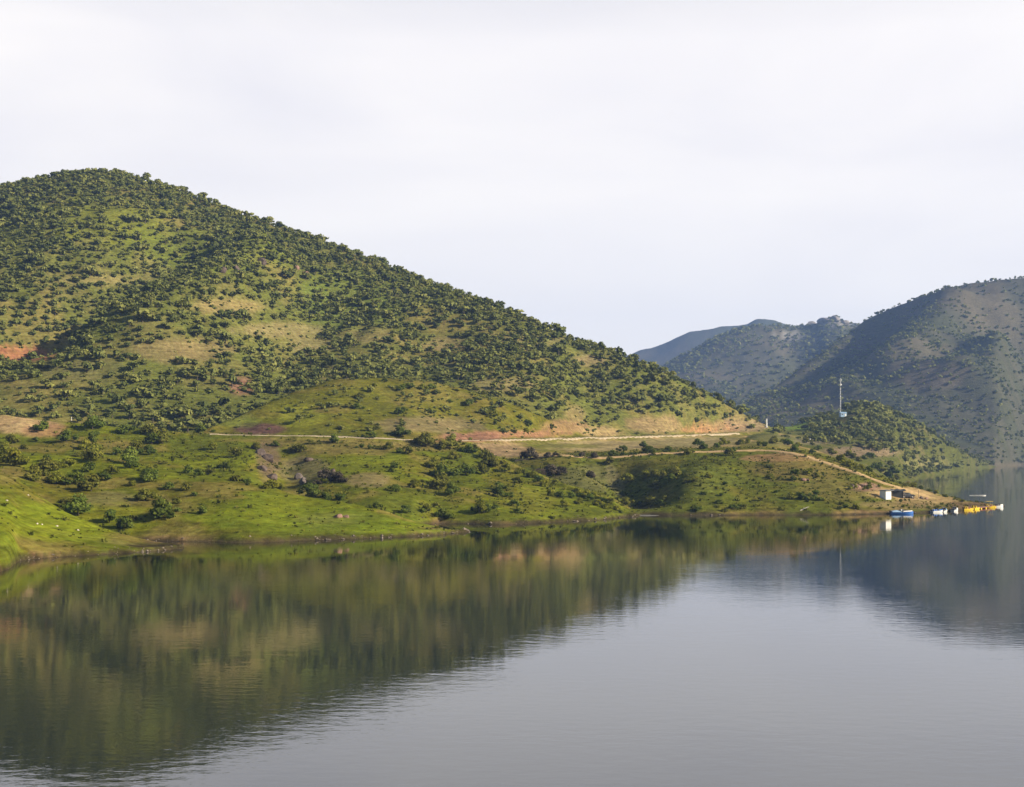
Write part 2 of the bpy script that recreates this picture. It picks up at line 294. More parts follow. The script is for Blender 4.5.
# far side
blob(832, 320, 22, 9, srgb(.25, .23, .22), .9, [9], 1.0); blob(790, 335, 16, 5, srgb(.27, .25, .22), .7, [9]); blob(930, 375, 50, 16, srgb(.15, .115, .08), .6, [8]); blob(900, 350, 70, 14, srgb(.135, .11, .075), .5, [8]); blob(1000, 465, 40, 3, srgb(.13, .105, .07), .5, [8])
wet = 1 - sstep(.25, 1.0, Z + .35 * n3)
mixc(wet * .9 * (YYg < 700), DARKS)
mixc((1 - sstep(.5, 1.3, Z + .3 * n3)) * sstep(.2, .6, Z) * sstep(.1, .5, n2) * .6 * (YYg < 700), srgb(.24, .15, .075))
C_ *= (1 + .16 * n3 + .10 * n2)[..., None]
C_ = np.clip(C_, .012, .6)

# ------------------------------------------------------------------ materials
MATS = {}
def new_mat(name):
    m = bpy.data.materials.new(name); m.use_nodes = True
    nt = m.node_tree
    for n in list(nt.nodes): nt.nodes.remove(n)
    out = nt.nodes.new('ShaderNodeOutputMaterial')
    MATS[name] = m
    return m, nt, out
def nd(nt, t, **kw):
    n = nt.nodes.new(t)
    for k, v in kw.items():
        if k.startswith('i_'): n.inputs[k[2:].replace('_', ' ')].default_value = v
        else: setattr(n, k, v)
    return n

def ground_material():
    m, nt, out = new_mat('turf_and_earth')
    L = nt.links.new
    at = nd(nt, 'ShaderNodeAttribute', attribute_name='ground')
    tc = nd(nt, 'ShaderNodeTexCoord')
    mp = nd(nt, 'ShaderNodeMapping'); mp.inputs['Scale'].default_value = (.10, .10, 1.3)      # sheep-track terracettes follow the contour
    L(tc.outputs['Object'], mp.inputs['Vector'])
    terr = nd(nt, 'ShaderNodeTexNoise'); terr.inputs['Scale'].default_value = 1.0; terr.inputs['Detail'].default_value = 5; terr.inputs['Roughness'].default_value = .6
    L(mp.outputs['Vector'], terr.inputs['Vector'])
    fine = nd(nt, 'ShaderNodeTexNoise'); fine.inputs['Scale'].default_value = .55; fine.inputs['Detail'].default_value = 6; fine.inputs['Roughness'].default_value = .68
    L(tc.outputs['Object'], fine.inputs['Vector'])
    tuft = nd(nt, 'ShaderNodeTexVoronoi'); tuft.inputs['Scale'].default_value = .42; tuft.inputs['Randomness'].default_value = 1
    L(tc.outputs['Object'], tuft.inputs['Vector'])
    def ramp(sock, a, b, lo, hi):
        r = nd(nt, 'ShaderNodeMapRange'); r.inputs['From Min'].default_value = a; r.inputs['From Max'].default_value = b
        r.inputs['To Min'].default_value = lo; r.inputs['To Max'].default_value = hi; L(sock, r.inputs['Value']); return r.outputs['Result']
    a = ramp(terr.outputs['Fac'], .3, .7, .72, 1.28); b = ramp(fine.outputs['Fac'], .3, .7, .66, 1.34); c = ramp(tuft.outputs['Distance'], .1, .45, .72, 1.05)
    mu = nd(nt, 'ShaderNodeMath', operation='MULTIPLY'); L(a, mu.inputs[0]); L(b, mu.inputs[1])
    mu2 = nd(nt, 'ShaderNodeMath', operation='MULTIPLY'); L(mu.outputs[0], mu2.inputs[0]); L(c, mu2.inputs[1])
    vm = nd(nt, 'ShaderNodeVectorMath', operation='SCALE'); L(at.outputs['Color'], vm.inputs[0]); L(mu2.outputs[0], vm.inputs['Scale'])
    hue = nd(nt, 'ShaderNodeHueSaturation'); L(vm.outputs[0], hue.inputs['Color'])
    L(ramp(fine.outputs['Color'], .35, .65, .485, .515), hue.inputs['Hue'])
    bs = nd(nt, 'ShaderNodeBsdfPrincipled'); bs.inputs['Roughness'].default_value = 1; bs.inputs['Specular IOR Level'].default_value = 0
    L(hue.outputs['Color'], bs.inputs['Base Color'])
    ad = nd(nt, 'ShaderNodeMath', operation='MULTIPLY_ADD'); L(terr.outputs['Fac'], ad.inputs[0]); ad.inputs[1].default_value = .8; L(fine.outputs['Fac'], ad.inputs[2])
    bu = nd(nt, 'ShaderNodeBump'); bu.inputs['Strength'].default_value = .7; bu.inputs['Distance'].default_value = .7
    L(ad.outputs[0], bu.inputs['Height']); L(bu.outputs['Normal'], bs.inputs['Normal'])
    L(bs.outputs[0], out.inputs['Surface'])
    return m
GROUND = ground_material()

def simple(name, col, rough=.6, var=.12, scale=6.0, metal=0.0, spec=.4, bump=0.0):
    m, nt, out = new_mat(name); L = nt.links.new
    tc = nd(nt, 'ShaderNodeTexCoord')
    no = nd(nt, 'ShaderNodeTexNoise'); no.inputs['Scale'].default_value = scale; no.inputs['Detail'].default_value = 5
    L(tc.outputs['Object'], no.inputs['Vector'])
    r = nd(nt, 'ShaderNodeMapRange'); r.inputs['From Min'].default_value = .3; r.inputs['From Max'].default_value = .7
    r.inputs['To Min'].default_value = 1 - var; r.inputs['To Max'].default_value = 1 + var; L(no.outputs['Fac'], r.inputs['Value'])
    vm = nd(nt, 'ShaderNodeVectorMath', operation='SCALE'); vm.inputs[0].default_value = col; L(r.outputs[0], vm.inputs['Scale'])
    bs = nd(nt, 'ShaderNodeBsdfPrincipled'); bs.inputs['Roughness'].default_value = rough; bs.inputs['Metallic'].default_value = metal; bs.inputs['Specular IOR Level'].default_value = spec
    L(vm.outputs[0], bs.inputs['Base Color'])
    if bump:
        bu = nd(nt, 'ShaderNodeBump'); bu.inputs['Distance'].default_value = bump; L(no.outputs['Fac'], bu.inputs['Height']); L(bu.outputs[0], bs.inputs['Normal'])
    L(bs.outputs[0], out.inputs['Surface'])
    return m

def leaf_material(name, col, transl=.25):
    m, nt, out = new_mat(name); L = nt.links.new
    at = nd(nt, 'ShaderNodeAttribute', attribute_name='tint')
    oi = nd(nt, 'ShaderNodeObjectInfo')
    r = nd(nt, 'ShaderNodeMapRange'); r.inputs['To Min'].default_value = .6; r.inputs['To Max'].default_value = 1.45; L(at.outputs['Fac'], r.inputs['Value'])
    r2 = nd(nt, 'ShaderNodeMapRange'); r2.inputs['To Min'].default_value = .78; r2.inputs['To Max'].default_value = 1.25; L(oi.outputs['Random'], r2.inputs['Value'])
    mu = nd(nt, 'ShaderNodeMath', operation='MULTIPLY'); L(r.outputs[0], mu.inputs[0]); L(r2.outputs[0], mu.inputs[1])
    vm = nd(nt, 'ShaderNodeVectorMath', operation='SCALE'); vm.inputs[0].default_value = col; L(mu.outputs[0], vm.inputs['Scale'])
    hu = nd(nt, 'ShaderNodeHueSaturation'); L(vm.outputs[0], hu.inputs['Color'])
    r3 = nd(nt, 'ShaderNodeMapRange'); r3.inputs['To Min'].default_value = .515; r3.inputs['To Max'].default_value = .475; L(at.outputs['Fac'], r3.inputs['Value']); L(r3.outputs[0], hu.inputs['Hue'])
    di = nd(nt, 'ShaderNodeBsdfPrincipled'); di.inputs['Roughness'].default_value = .8; di.inputs['Specular IOR Level'].default_value = .06
    L(hu.outputs[0], di.inputs['Base Color'])
    tr = nd(nt, 'ShaderNodeBsdfTranslucent'); L(hu.outputs[0], tr.inputs['Color'])
    mx = nd(nt, 'ShaderNodeMixShader'); mx.inputs[0].default_value = transl
    L(di.outputs[0], mx.inputs[1]); L(tr.outputs[0], mx.inputs[2]); L(mx.outputs[0], out.inputs['Surface'])
    return m
LEAF = {'deep green': leaf_material('leaf_deep_green', (.098, .132, .020)),
        'olive green': leaf_material('leaf_olive', (.145, .150, .024)),
        'yellow-green': leaf_material('leaf_yellow_green', (.185, .195, .022), .32),
        'grey-brown': leaf_material('leaf_grey_brown', (.085, .072, .048), .15)}
WOODL = leaf_material('leaf_woodland', (.122, .138, .036), .22)
BARK = simple('bark', (.075, .058, .042), .9, .3, 9)

# ------------------------------------------------------------------ mesh helpers
def np_mesh(name, verts, quads, mats, smooth=False, vcol=None, vfac=None):
    me = bpy.data.meshes.new(name)
    nv, nf = len(verts), len(quads); k = quads.shape[1]
    me.vertices.add(nv); me.vertices.foreach_set('co', np.ascontiguousarray(verts, np.float32).ravel())
    me.loops.add(nf * k); me.loops.foreach_set('vertex_index', np.ascontiguousarray(quads, np.int32).ravel())
    me.polygons.add(nf); me.polygons.foreach_set('loop_start', np.arange(0, nf * k, k, dtype=np.int32))
    try: me.polygons.foreach_set('loop_total', np.full(nf, k, np.int32))
    except Exception: pass
    me.polygons.foreach_set('use_smooth', np.full(nf, smooth))
    for m in mats: me.materials.append(m)
    if vcol is not None:
        a = me.color_attributes.new('ground', 'FLOAT_COLOR', 'POINT')
        a.data.foreach_set('color', np.concatenate([vcol, np.ones((nv, 1))], 1).astype(np.float32).ravel())
    if vfac is not None:
        a = me.attributes.new('tint', 'FLOAT', 'POINT'); a.data.foreach_set('value', vfac.astype(np.float32))
    me.update(calc_edges=True)
    return me

def link(name, me, parent=None, loc=None):
    o = bpy.data.objects.new(name, me); COL.objects.link(o)
    if parent is not None: o.parent = parent
    if loc is not None: o.location = loc
    return o
def tag(o, label=None, cat=None, group=None, kind=None):
    if label: o['label'] = label
    if cat: o['category'] = cat
    if group: o['group'] = group
    if kind: o['kind'] = kind
    return o
def thing(name, label, cat, loc, rz=0, group=None, tilt=0):
    o = bpy.data.objects.new(name, None); COL.objects.link(o); o.empty_display_size = .3
    o.location = loc; o.rotation_euler = (tilt, 0, rz)
    return tag(o, label, cat, group)

class MB:
    def __init__(s): s.bm = bmesh.new()
    def box(s, c, d, rz=0, bev=0.0, taper=1.0, rx=0, ry=0):
        r = bmesh.ops.create_cube(s.bm, size=1)
        vs = r['verts']
        for v in vs:
            v.co.x *= d[0]; v.co.y *= d[1]; v.co.z *= d[2]
            if v.co.z > 0: v.co.x *= taper; v.co.y *= taper
        if bev:
            es = list({e for v in vs for e in v.link_edges})
            r2 = bmesh.ops.bevel(s.bm, geom=es, offset=bev, segments=2, affect='EDGES', profile=.5)
            vs = list({v for f in r2['faces'] for v in f.verts} | {v for v in vs if v.is_valid})
        M = Matrix.Translation(c) @ Matrix.Rotation(rz, 4, 'Z') @ Matrix.Rotation(ry, 4, 'Y') @ Matrix.Rotation(rx, 4, 'X')
        bmesh.ops.transform(s.bm, matrix=M, verts=vs); return s
    def bar(s, a, b, r0, r1=None, n=8):
        a, b = Vector(a), Vector(b); r1 = r0 if r1 is None else r1
        d = (b - a); L = d.length; q = d.to_track_quat('Z', 'Y').to_matrix().to_4x4()
        r = bmesh.ops.create_cone(s.bm, cap_ends=True, segments=n, radius1=r0, radius2=max(r1, .001), depth=L)
        bmesh.ops.transform(s.bm, matrix=Matrix.Translation((a + b) / 2) @ q, verts=r['verts']); return s
    def ball(s, c, r, sc=(1, 1, 1)):
        q = bmesh.ops.create_icosphere(s.bm, subdivisions=2, radius=r)
        for v in q['verts']: v.co = Vector((v.co.x * sc[0] + c[0], v.co.y * sc[1] + c[1], v.co.z * sc[2] + c[2]))
        return s
    def loft(s, rings, cap=True, close=True):
        rows = [[s.bm.verts.new(p) for p in ring] for ring in rings]
        n = len(rows[0])
        for a, b in zip(rows, rows[1:]):
            for i in range(n if close else n - 1):
                s.bm.faces.new((a[i], a[(i+1) % n], b[(i+1) % n], b[i]))
        if cap: s.bm.faces.new(rows[0][::-1]); s.bm.faces.new(rows[-1])
        return s
    def build(s, name, mat, parent=None, loc=None, smooth=False):
        bmesh.ops.remove_doubles(s.bm, verts=s.bm.verts, dist=1e-5)
        bmesh.ops.recalc_face_normals(s.bm, faces=s.bm.faces)
        me = bpy.data.meshes.new(name); s.bm.to_mesh(me); s.bm.free(); me.materials.append(mat)
        if smooth: me.polygons.foreach_set('use_smooth', [True] * len(me.polygons))
        return link(name, me, parent, loc)

# ------------------------------------------------------------------ terrain objects: one seamless sheet cut where one landform meets the next
idx = np.arange(NU * NY).reshape(NU, NY)
quads = np.stack([idx[:-1, :-1], idx[1:, :-1], idx[1:, 1:], idx[:-1, 1:]], -1).reshape(-1, 4)
VERT = np.stack([XX, YYg, Z], -1).reshape(-1, 3); VC = C_.reshape(-1, 3)
groups = {'near_hillside': [0, 1, 2], 'promontory_ground': [3, 4], 'large_hill': [5, 6], 'low_knoll': [7], 'far_hill': [8], 'far_hill.001': [9], 'far_hill.002': [10]}
domq = DOM[:-1, :-1].reshape(-1)
# smooth normals over the whole sheet, so that the cuts do not show
for nm, ds in groups.items():
    sel = np.isin(domq, ds)
    q = quads[sel]
    used, inv = np.unique(q, return_inverse=True)
    me = np_mesh(nm.split('.')[0], VERT[used], inv.reshape(-1, 4), [GROUND], True, VC[used])
    tag(link(nm.split('.')[0], me), kind='structure')

# ------------------------------------------------------------------ water
def water():
    m, nt, out = new_mat('lake_water'); L = nt.links.new
    tc = nd(nt, 'ShaderNodeTexCoord')
    def noise(sc, det, mscale, rough=.55, rot=0.0):
        mp = nd(nt, 'ShaderNodeMapping'); mp.inputs['Scale'].default_value = mscale; mp.inputs['Rotation'].default_value = (0, 0, rot); L(tc.outputs['Object'], mp.inputs['Vector'])
        n = nd(nt, 'ShaderNodeTexNoise'); n.inputs['Scale'].default_value = sc; n.inputs['Detail'].default_value = det; n.inputs['Roughness'].default_value = rough
        L(mp.outputs[0], n.inputs['Vector']); return n.outputs['Fac']
    small = noise(.85, 4, (.75, 1.15, 1), .55, .15)
    swell = noise(.16, 3, (.7, 1.2, 1), .5, -.2)
    patch = noise(.020, 4, (.22, 1.0, 1), .55)
    pr = nd(nt, 'ShaderNodeMapRange'); pr.inputs['From Min'].default_value = .35; pr.inputs['From Max'].default_value = .65; pr.inputs['To Min'].default_value = .12; pr.inputs['To Max'].default_value = 1.6; L(patch, pr.inputs['Value'])
    mu = nd(nt, 'ShaderNodeMath', operation='MULTIPLY'); L(small, mu.inputs[0]); L(pr.outputs[0], mu.inputs[1])
    b1 = nd(nt, 'ShaderNodeBump'); b1.inputs['Strength'].default_value = 1; b1.inputs['Distance'].default_value = .0095; L(mu.outputs[0], b1.inputs['Height'])
    b2 = nd(nt, 'ShaderNodeBump'); b2.inputs['Strength'].default_value = 1; b2.inputs['Distance'].default_value = .006; L(swell, b2.inputs['Height']); L(b1.outputs[0], b2.inputs['Normal'])
    bs = nd(nt, 'ShaderNodeBsdfPrincipled'); bs.inputs['Base Color'].default_value = (.010, .014, .013, 1); bs.inputs['Roughness'].default_value = .02; bs.inputs['IOR'].default_value = 1.6
    bs.inputs['Specular IOR Level'].default_value = .5
    L(b2.outputs[0], bs.inputs['Normal']); L(bs.outputs[0], out.inputs['Surface'])
    mb = MB()
    vs = [mb.bm.verts.new(p) for p in ((-3700, -300, 0), (5000, -300, 0), (5000, 4950, 0), (-3700, 4950, 0))]
    mb.bm.faces.new(vs)
    tag(mb.build('lake_water', m), kind='structure')
water()

# ------------------------------------------------------------------ roads, draped over the ground
ROADM = simple('gravel_road', (.38, .31, .21), .95, .18, 1.2, 0, .1)
TRACKM = simple('dirt_track', (.42, .29, .14), .95, .22, 1.0, 0, .1)
def drape(name, pts, wf, wb, mat, lift=.10, ext=None):
    a = np.array(pts, float)
    us = np.arange(a[0, 0], a[-1, 0], 1.0)
    Y = pch(a[:, 0], a[:, 1], us); X = (us - U0) * Y / F
    t = np.stack([np.gradient(X), np.gradient(Y)], -1); t /= np.linalg.norm(t, axis=1)[:, None]
    nrm = np.stack([-t[:, 1], t[:, 0]], -1)
    K = 9; wob = .35 * vnoise(us / 9, us * 0, 5)
    rows = []
    for k in range(K):
        s = -wf + (wf + wb) * k / (K - 1) + wob * (1 if k in (0, K-1) else .5)
        x, y = X + nrm[:, 0] * s, Y + nrm[:, 1] * s
        z = hgt(x, y) + lift - (.22 if k in (0, K - 1) else 0)
        rows.append(np.stack([x, y, z], -1))
    V = np.stack(rows, 1); n = len(us)
    ii = np.arange(n * K).reshape(n, K)
    q = np.stack([ii[:-1, :-1], ii[1:, :-1], ii[1:, 1:], ii[:-1, 1:]], -1).reshape(-1, 4)
    o = link(name, np_mesh(name, V.reshape(-1, 3), q, [mat], True)); tag(o, kind='structure'); return o
drape('gravel_road', [p for p in C_cr if 195 <= p[0] <= 400] + [P(430, 440.5, 412)], .8, .9, ROADM)
drape('gravel_road', [p for p in E_rd if 440 <= p[0] <= 760], .7, .6, ROADM)
drape('dirt_track', [p for p in TRACK if 515 <= p[0] <= 935], 1.5, 1.4, TRACKM)

# ------------------------------------------------------------------ trees
def crown(seed, nleaf, size, flat=.8, lobes=7, low=.28, wide=.5):
    """leaf-clump quads over a cluster of lobes; unit height, base at 0"""
    r = np.random.default_rng(seed)
    cz = (1 + low) / 2; hz = (1 - low) / 2
    c = np.stack([r.normal(0, wide * .42, lobes), r.normal(0, wide * .42, lobes), cz + r.uniform(-.55, .5, lobes) * hz], -1)
    nlow = lobes // 2
    c[1:1 + nlow, 2] = low + r.uniform(.16, .34, nlow); c[1:1 + nlow, :2] *= 1.25
    c[0] = (0, 0, cz + .2 * hz)
    rad = r.uniform(.42, .64, lobes) * np.array([wide]); rad[0] = wide * .72
    w = rad ** 2; pick = r.choice(lobes, nleaf * 2, p=w / w.sum())
    d = r.normal(size=(nleaf * 2, 3)); d /= np.linalg.norm(d, axis=1)[:, None]
    d[:, 2] = np.where(d[:, 2] < -.3, -d[:, 2] * .6, d[:, 2])
    rr = rad[pick] * r.uniform(.72, 1.08, nleaf * 2)
    p = c[pick] + d * rr[:, None] * np.array([1, 1, flat])
    inside = np.zeros(len(p), bool)
    for k in range(lobes):
        q = (p - c[k]) / (rad[k] * np.array([1, 1, flat])); inside |= (np.linalg.norm(q, axis=1) < .62) & (pick != k)
    keep = np.nonzero(~inside & (p[:, 2] > low * .6))[0][:nleaf]
    p, d = p[keep], d[keep]; n = len(p)
    p[:, 2] = np.minimum(p[:, 2], 1.02)
    nr = d + r.normal(0, .42, (n, 3)); nr /= np.linalg.norm(nr, axis=1)[:, None]
    up = r.normal(size=(n, 3)); tx = np.cross(nr, up); tx /= np.linalg.norm(tx, axis=1)[:, None]; ty = np.cross(nr, tx)
    s = size * r.uniform(.6, 1.35, (n, 1)); s2 = s * r.uniform(.55, .95, (n, 1))
    V = np.stack([p - tx * s, p - ty * s2 * .9 + tx * s * .1, p + tx * s * .95, p + ty * s2], 1).reshape(-1, 3)
    Q = np.arange(4 * n).reshape(n, 4)
    lobe_t = r.uniform(0, 1, lobes)[pick[keep]]
    t = np.clip(.5 * lobe_t + .5 * r.uniform(0, 1, n), 0, 1)
    core = []                                   # quads added to stop sun leaking through; low tint paints inner shade
    for k in range(lobes):
        a = rad[k] * .62
        for e1, e2 in (((1, .3, 0), (-.3, 1, .2)), ((1, 0, .25), (0, .25, 1)), ((.2, 1, 0), (-.25, 0, 1))):
            e1, e2 = np.array(e1) * a, np.array(e2) * a * np.array([1, 1, flat])
            core.append(np.stack([c[k] - e1 - e2 * .8, c[k] + e1 * .9 - e2, c[k] + e1 + e2 * .8, c[k] - e1 * .9 + e2]))
    V = np.concatenate([V, np.concatenate(core)]); V[:, 2] = np.maximum(V[:, 2], -.02)
    return V, np.arange(len(V)).reshape(-1, 4), np.concatenate([np.repeat(t, 4), np.full(len(core) * 4, .25)])

def trunk_mesh(name, seed, low=.3, many=1, r0=.035):
    r = random.Random(seed); mb = MB()
    for k in range(many):
        a = r.uniform(0, 6.28); lean = r.uniform(.03, .10) if many == 1 else r.uniform(.1, .2)
        b = Vector((math.cos(a) * .03 * (many > 1), math.sin(a) * .03 * (many > 1), -.06)); m_ = Vector((math.cos(a) * lean, math.sin(a) * lean, low * 1.15))
        mb.bar(b, m_, r0 * (1 if many == 1 else .6), r0 * .6, 6)
        for j in range(3 if many == 1 else 2):
            a2 = a + j * 2.1 + r.uniform(-.4, .4); e = m_ + Vector((math.cos(a2) * .22, math.sin(a2) * .22, r.uniform(.22, .36)))
            mb.bar(m_, e, r0 * .5, r0 * .18, 5)
    o = mb.build(name, BARK); me = o.data; bpy.data.objects.remove(o); return me

FORM = {'round': dict(wide=.54, flat=.92, low=.06), 'spreading': dict(wide=.70, flat=.80, low=.05), 'upright': dict(wide=.30, flat=1.15, low=.10), 'loose': dict(wide=.56, flat=.85, low=.04)}
CROWN, TRUNK = {}, []
for fi, (fn, kw) in enumerate(FORM.items()):
    for var in range(3):
        V, Q, t = crown(100 + fi * 10 + var, 620 if fn != 'loose' else 400, .066, lobes=8 if fn != 'loose' else 10, **kw)
        for tone in LEAF:
            CROWN[(fn, var, tone)] = np_mesh('crown', V, Q, [LEAF[tone]], False, None, t)
BUSH = {}
for fi, fn in enumerate(('rounded', 'low', 'ragged')):
    kw = {'rounded': dict(wide=.62, flat=.85, low=.02), 'low': dict(wide=1.0, flat=.62, low=.0), 'ragged': dict(wide=.70, flat=.85, low=.02)}[fn]
    for var in range(3):
        V, Q, t = crown(200 + fi * 10 + var, 330 if fn != 'ragged' else 230, .088, lobes=7, **kw)
        for tone in LEAF:
            BUSH[(fn, var, tone)] = np_mesh('foliage', V, Q, [LEAF[tone]], False, None, t)
TRUNK = [trunk_mesh('trunk', 5 + k, .3, 1) for k in range(3)]
STEM = [trunk_mesh('stem', 15 + k, .22, 3, .03) for k in range(3)]

# positions read off the slopes: (origin column, origin row, scale, [(x, y_base, width)])
PL = [
 (0, 400, 4.372, [(190,140,60),(50,190,50),(20,235,60),(60,290,90),(290,185,60),(405,198,42),(405,130,70),(545,150,60),(650,155,70),(715,160,40),(665,195,60),(710,195,50),(375,215,50),(400,275,90),(600,230,70),(570,280,80),(650,240,50),(570,300,50),(200,320,80),(150,355,80),(245,310,50),(295,295,60),(390,315,60),(490,325,45),(450,355,50),(400,400,100),(655,320,40),(650,360,80),(250,370,60),(330,370,70),(205,275,40),(290,475,60),(345,505,110),(630,445,70),(700,515,110),(480,540,70),(545,575,90),(590,530,50),(740,525,50),(770,455,40),(740,390,40),(580,380,40),(510,240,40),(105,215,35),(160,185,30),(340,250,35),(715,280,30)]),
 (160, 420, 5.622, [(20,140,45),(300,170,50),(225,75,60),(298,70,25),(425,205,60),(370,275,60),(330,268,30),(160,300,50),(215,315,50),(275,310,50),(420,345,60),(495,360,40),(635,385,60),(680,392,50),(600,388,45),(540,165,60),(790,185,60),(755,180,50),(850,135,40),(980,130,60),(840,430,110),(930,445,60),(1000,450,50),(890,360,50),(150,400,55),(60,390,40),(190,430,40),(80,475,60),(240,530,70),(40,520,90),(40,565,70),(995,345,60),(930,320,50),(650,150,40),(10,250,35),(120,215,30)]),
 (320, 420, 5.622, [(80,130,60),(285,105,50),(450,95,70),(595,150,90),(690,165,60),(735,165,80),(335,165,40),(390,170,60),(415,275,50),(500,195,50),(450,190,40),(640,275,70),(750,225,60),(840,190,60),(820,310,70),(910,305,70),(690,330,100),(680,390,110),(740,420,90),(530,380,70),(425,405,70),(575,350,30),(105,355,70),(30,330,70),(30,440,60),(105,460,70),(170,470,40),(320,500,60),(490,530,60),(600,520,70),(570,525,40),(690,555,90),(650,500,50),(900,530,90),(985,500,40),(990,410,50),(930,220,60),(980,260,60),(870,170,40),(150,150,25),(230,160,30),(280,165,30),(270,270,30),(400,295,30),(290,545,25),(270,415,25)]),
 (480, 400, 5.622, [(40,370,60),(20,420,60),(80,380,60),(150,405,60),(220,415,50),(300,440,60),(110,510,60),(135,490,40),(100,545,70),(150,545,50),(210,470,50),(190,600,60),(210,635,50),(20,640,80),(370,490,60),(400,540,60),(450,550,60),(510,550,60),(470,600,60),(560,590,50),(570,545,50),(620,570,50),(660,595,60),(700,610,60),(735,595,50),(770,620,40),(690,580,50),(600,545,50),(550,530,50),(640,550,40),(790,640,30),(420,475,40),(340,470,50),
   (285,330,70),(255,330,40),(315,332,40),(425,320,35),(385,325,35),(575,322,35),(640,325,45),(745,315,50),(805,290,40),(805,312,30),(920,265,40),(955,300,60),(990,285,30),
   (400,430,90),(470,420,50),(620,440,60),(830,465,70),(960,600,90),(820,590,70),(900,600,60),(800,535,50),(930,440,60),(980,430,60),(990,500,60),(730,370,50)]),
 (640, 430, 7.314, [(35,170,55),(60,160,50),(100,187,30),(125,155,30),(205,165,60),(355,178,70),(420,115,60),(460,140,50),(610,110,60),(590,70,25),(740,110,60),(790,100,50),(680,165,40),(640,155,25),(560,130,50),(870,115,50),(970,100,60),(910,120,50),(260,340,80),(230,370,60),(340,385,60),(400,380,50),(620,405,45),(460,480,45),(570,540,60),(590,490,40),(680,575,70),(760,580,60),(890,525,50),(960,355,40),(1000,460,40),(170,350,60),(120,390,50),(80,560,70),(150,560,60),(30,560,60),(180,520,50),(410,600,60),(620,600,40),(480,210,50),(660,190,60),(500,350,40),(950,270,35)]),
 (760, 430, 7.314, [(75,280,50),(75,360,40),(150,360,40),(130,460,60),(230,510,60),(300,515,70),(340,510,40),(400,480,60),(400,520,60),(460,520,40),(370,310,50),(340,330,50),(260,330,60),(410,345,50),(240,375,50),(280,480,50),(160,590,40),(620,580,50),(700,580,60),(590,550,40),(20,530,50),(880,582,40),
   (335,200,25),(420,208,25),(250,162,60),(300,165,40),(380,170,40),(520,180,60),(580,235,60),(610,245,50),(660,275,70),(650,200,60),(700,285,50),(740,290,60),(790,300,50),(840,290,60),(880,275,60),(820,210,50),(760,215,50),(930,345,50),(970,320,70),(1000,365,50),(970,365,40),(950,260,50),(680,215,50),(720,230,50),
   (100,85,45),(200,110,60),(170,90,40),(340,95,50),(280,120,40),(430,150,50),(380,110,30),(660,440,50),(690,420,40),(800,425,40)]),
 (0, 0, 1.0, [(905,486,7),(913,487.5,7),(921,489.5,6),(929,491.5,6),(936,494,6),(945,497,5),(955,500,5),(963,502,5),(889,478,8),(881,473,9)]),
 (340, 230, 2.915, [(180,470,24),(200,462,20),(240,467,22),(265,467,22),(245,500,14),(60,492,24),(100,457,16),(50,522,26),(30,520,24),(170,538,24),(185,530,20),(320,503,16),(375,512,26),(440,547,24),(430,530,18),(550,575,24),(545,592,22),(505,592,18),(475,592,20),(130,443,14),(300,443,16),(280,478,18),(470,517,16),(395,470,18),(340,470,14),(420,480,18),(105,585,16),(180,592,18),(60,560,16),(310,440,16),(365,455,14),(250,440,18)]),
]
ZONES = [   # landform ids, column range, row range(min,max) -> phrase, end from which to count
 ([0, 1, 2], (-99, 70), 'under the bare earth mound', 'the mound', 1),
 ([0, 1, 2], (70, 160), "on the slope past the mound", 'the mound', 1),
 ([0, 1, 2], (160, 262), 'short of the dark rock gully', 'the gully', -1),
 ([0, 1, 2], (262, 345), 'beyond the dark rock gully', 'the gully', 1),
 ([0, 1, 2], (345, 420), "under the gravel road", 'the spur tip', -1),
 ([0, 1, 2], (420, 500), "on the bushy shoulder", 'the cove', -1),
 ([0, 1, 2], (500, 660), "on the cove spur", 'the cove', -1),
 ([3], (380, 672), 'in the gully behind the cove', 'the cove', 1),
 ([3], (672, 770), "on the promontory's green face", 'the cove', 1),
 ([3], (770, 875), "on the promontory's brown flank", 'the hut', -1),
 ([3], (875, 1100), "near the promontory tip", 'the tip', -1),
 ([4, 7], (380, 660), "between track and road", 'the cove', 1),
 ([4, 7], (660, 765), "behind the track crest", 'the white pillar', -1),
 ([4, 7], (765, 1000), "behind the descending track", 'the white pillar', 1),
 ([5, 6], (-100, 1000), "on the spur above the road", 'the brown heap', 1),
]
ORD = ['first', 'second', 'third', 'fourth', 'fifth', 'sixth', 'seventh', 'eighth', 'ninth', 'tenth', 'eleventh', 'twelfth', 'thirteenth', 'fourteenth', 'fifteenth', 'sixteenth']
PLANTS = []
for (ou, ov, sc, lst) in PL:
    for (x, y, w) in lst:
        u, v, wp = ou + x / sc, ov + y / sc, w / sc
        lim = {}
        if sc == 2.915: lim = dict(ymin=425)
        h = hit(u, v, **lim)
        if h is None or h[2] < .3: continue
        X, Y, z = h
        if any((X - p['x']) ** 2 + (Y - p['y']) ** 2 < .9 for p in PLANTS): continue
        i = int(np.clip(np.searchsorted(US, u) - 1, 0, NU - 1)); j = int(np.clip(np.searchsorted(YS, Y) - 1, 0, NY - 1))
        PLANTS.append(dict(x=X, y=Y, z=z, u=u, v=v, d=(.98 if v > 485 else 1.08) * wp * Y / F, dom=int(DOM[i, j])))
rr = random.Random(21)
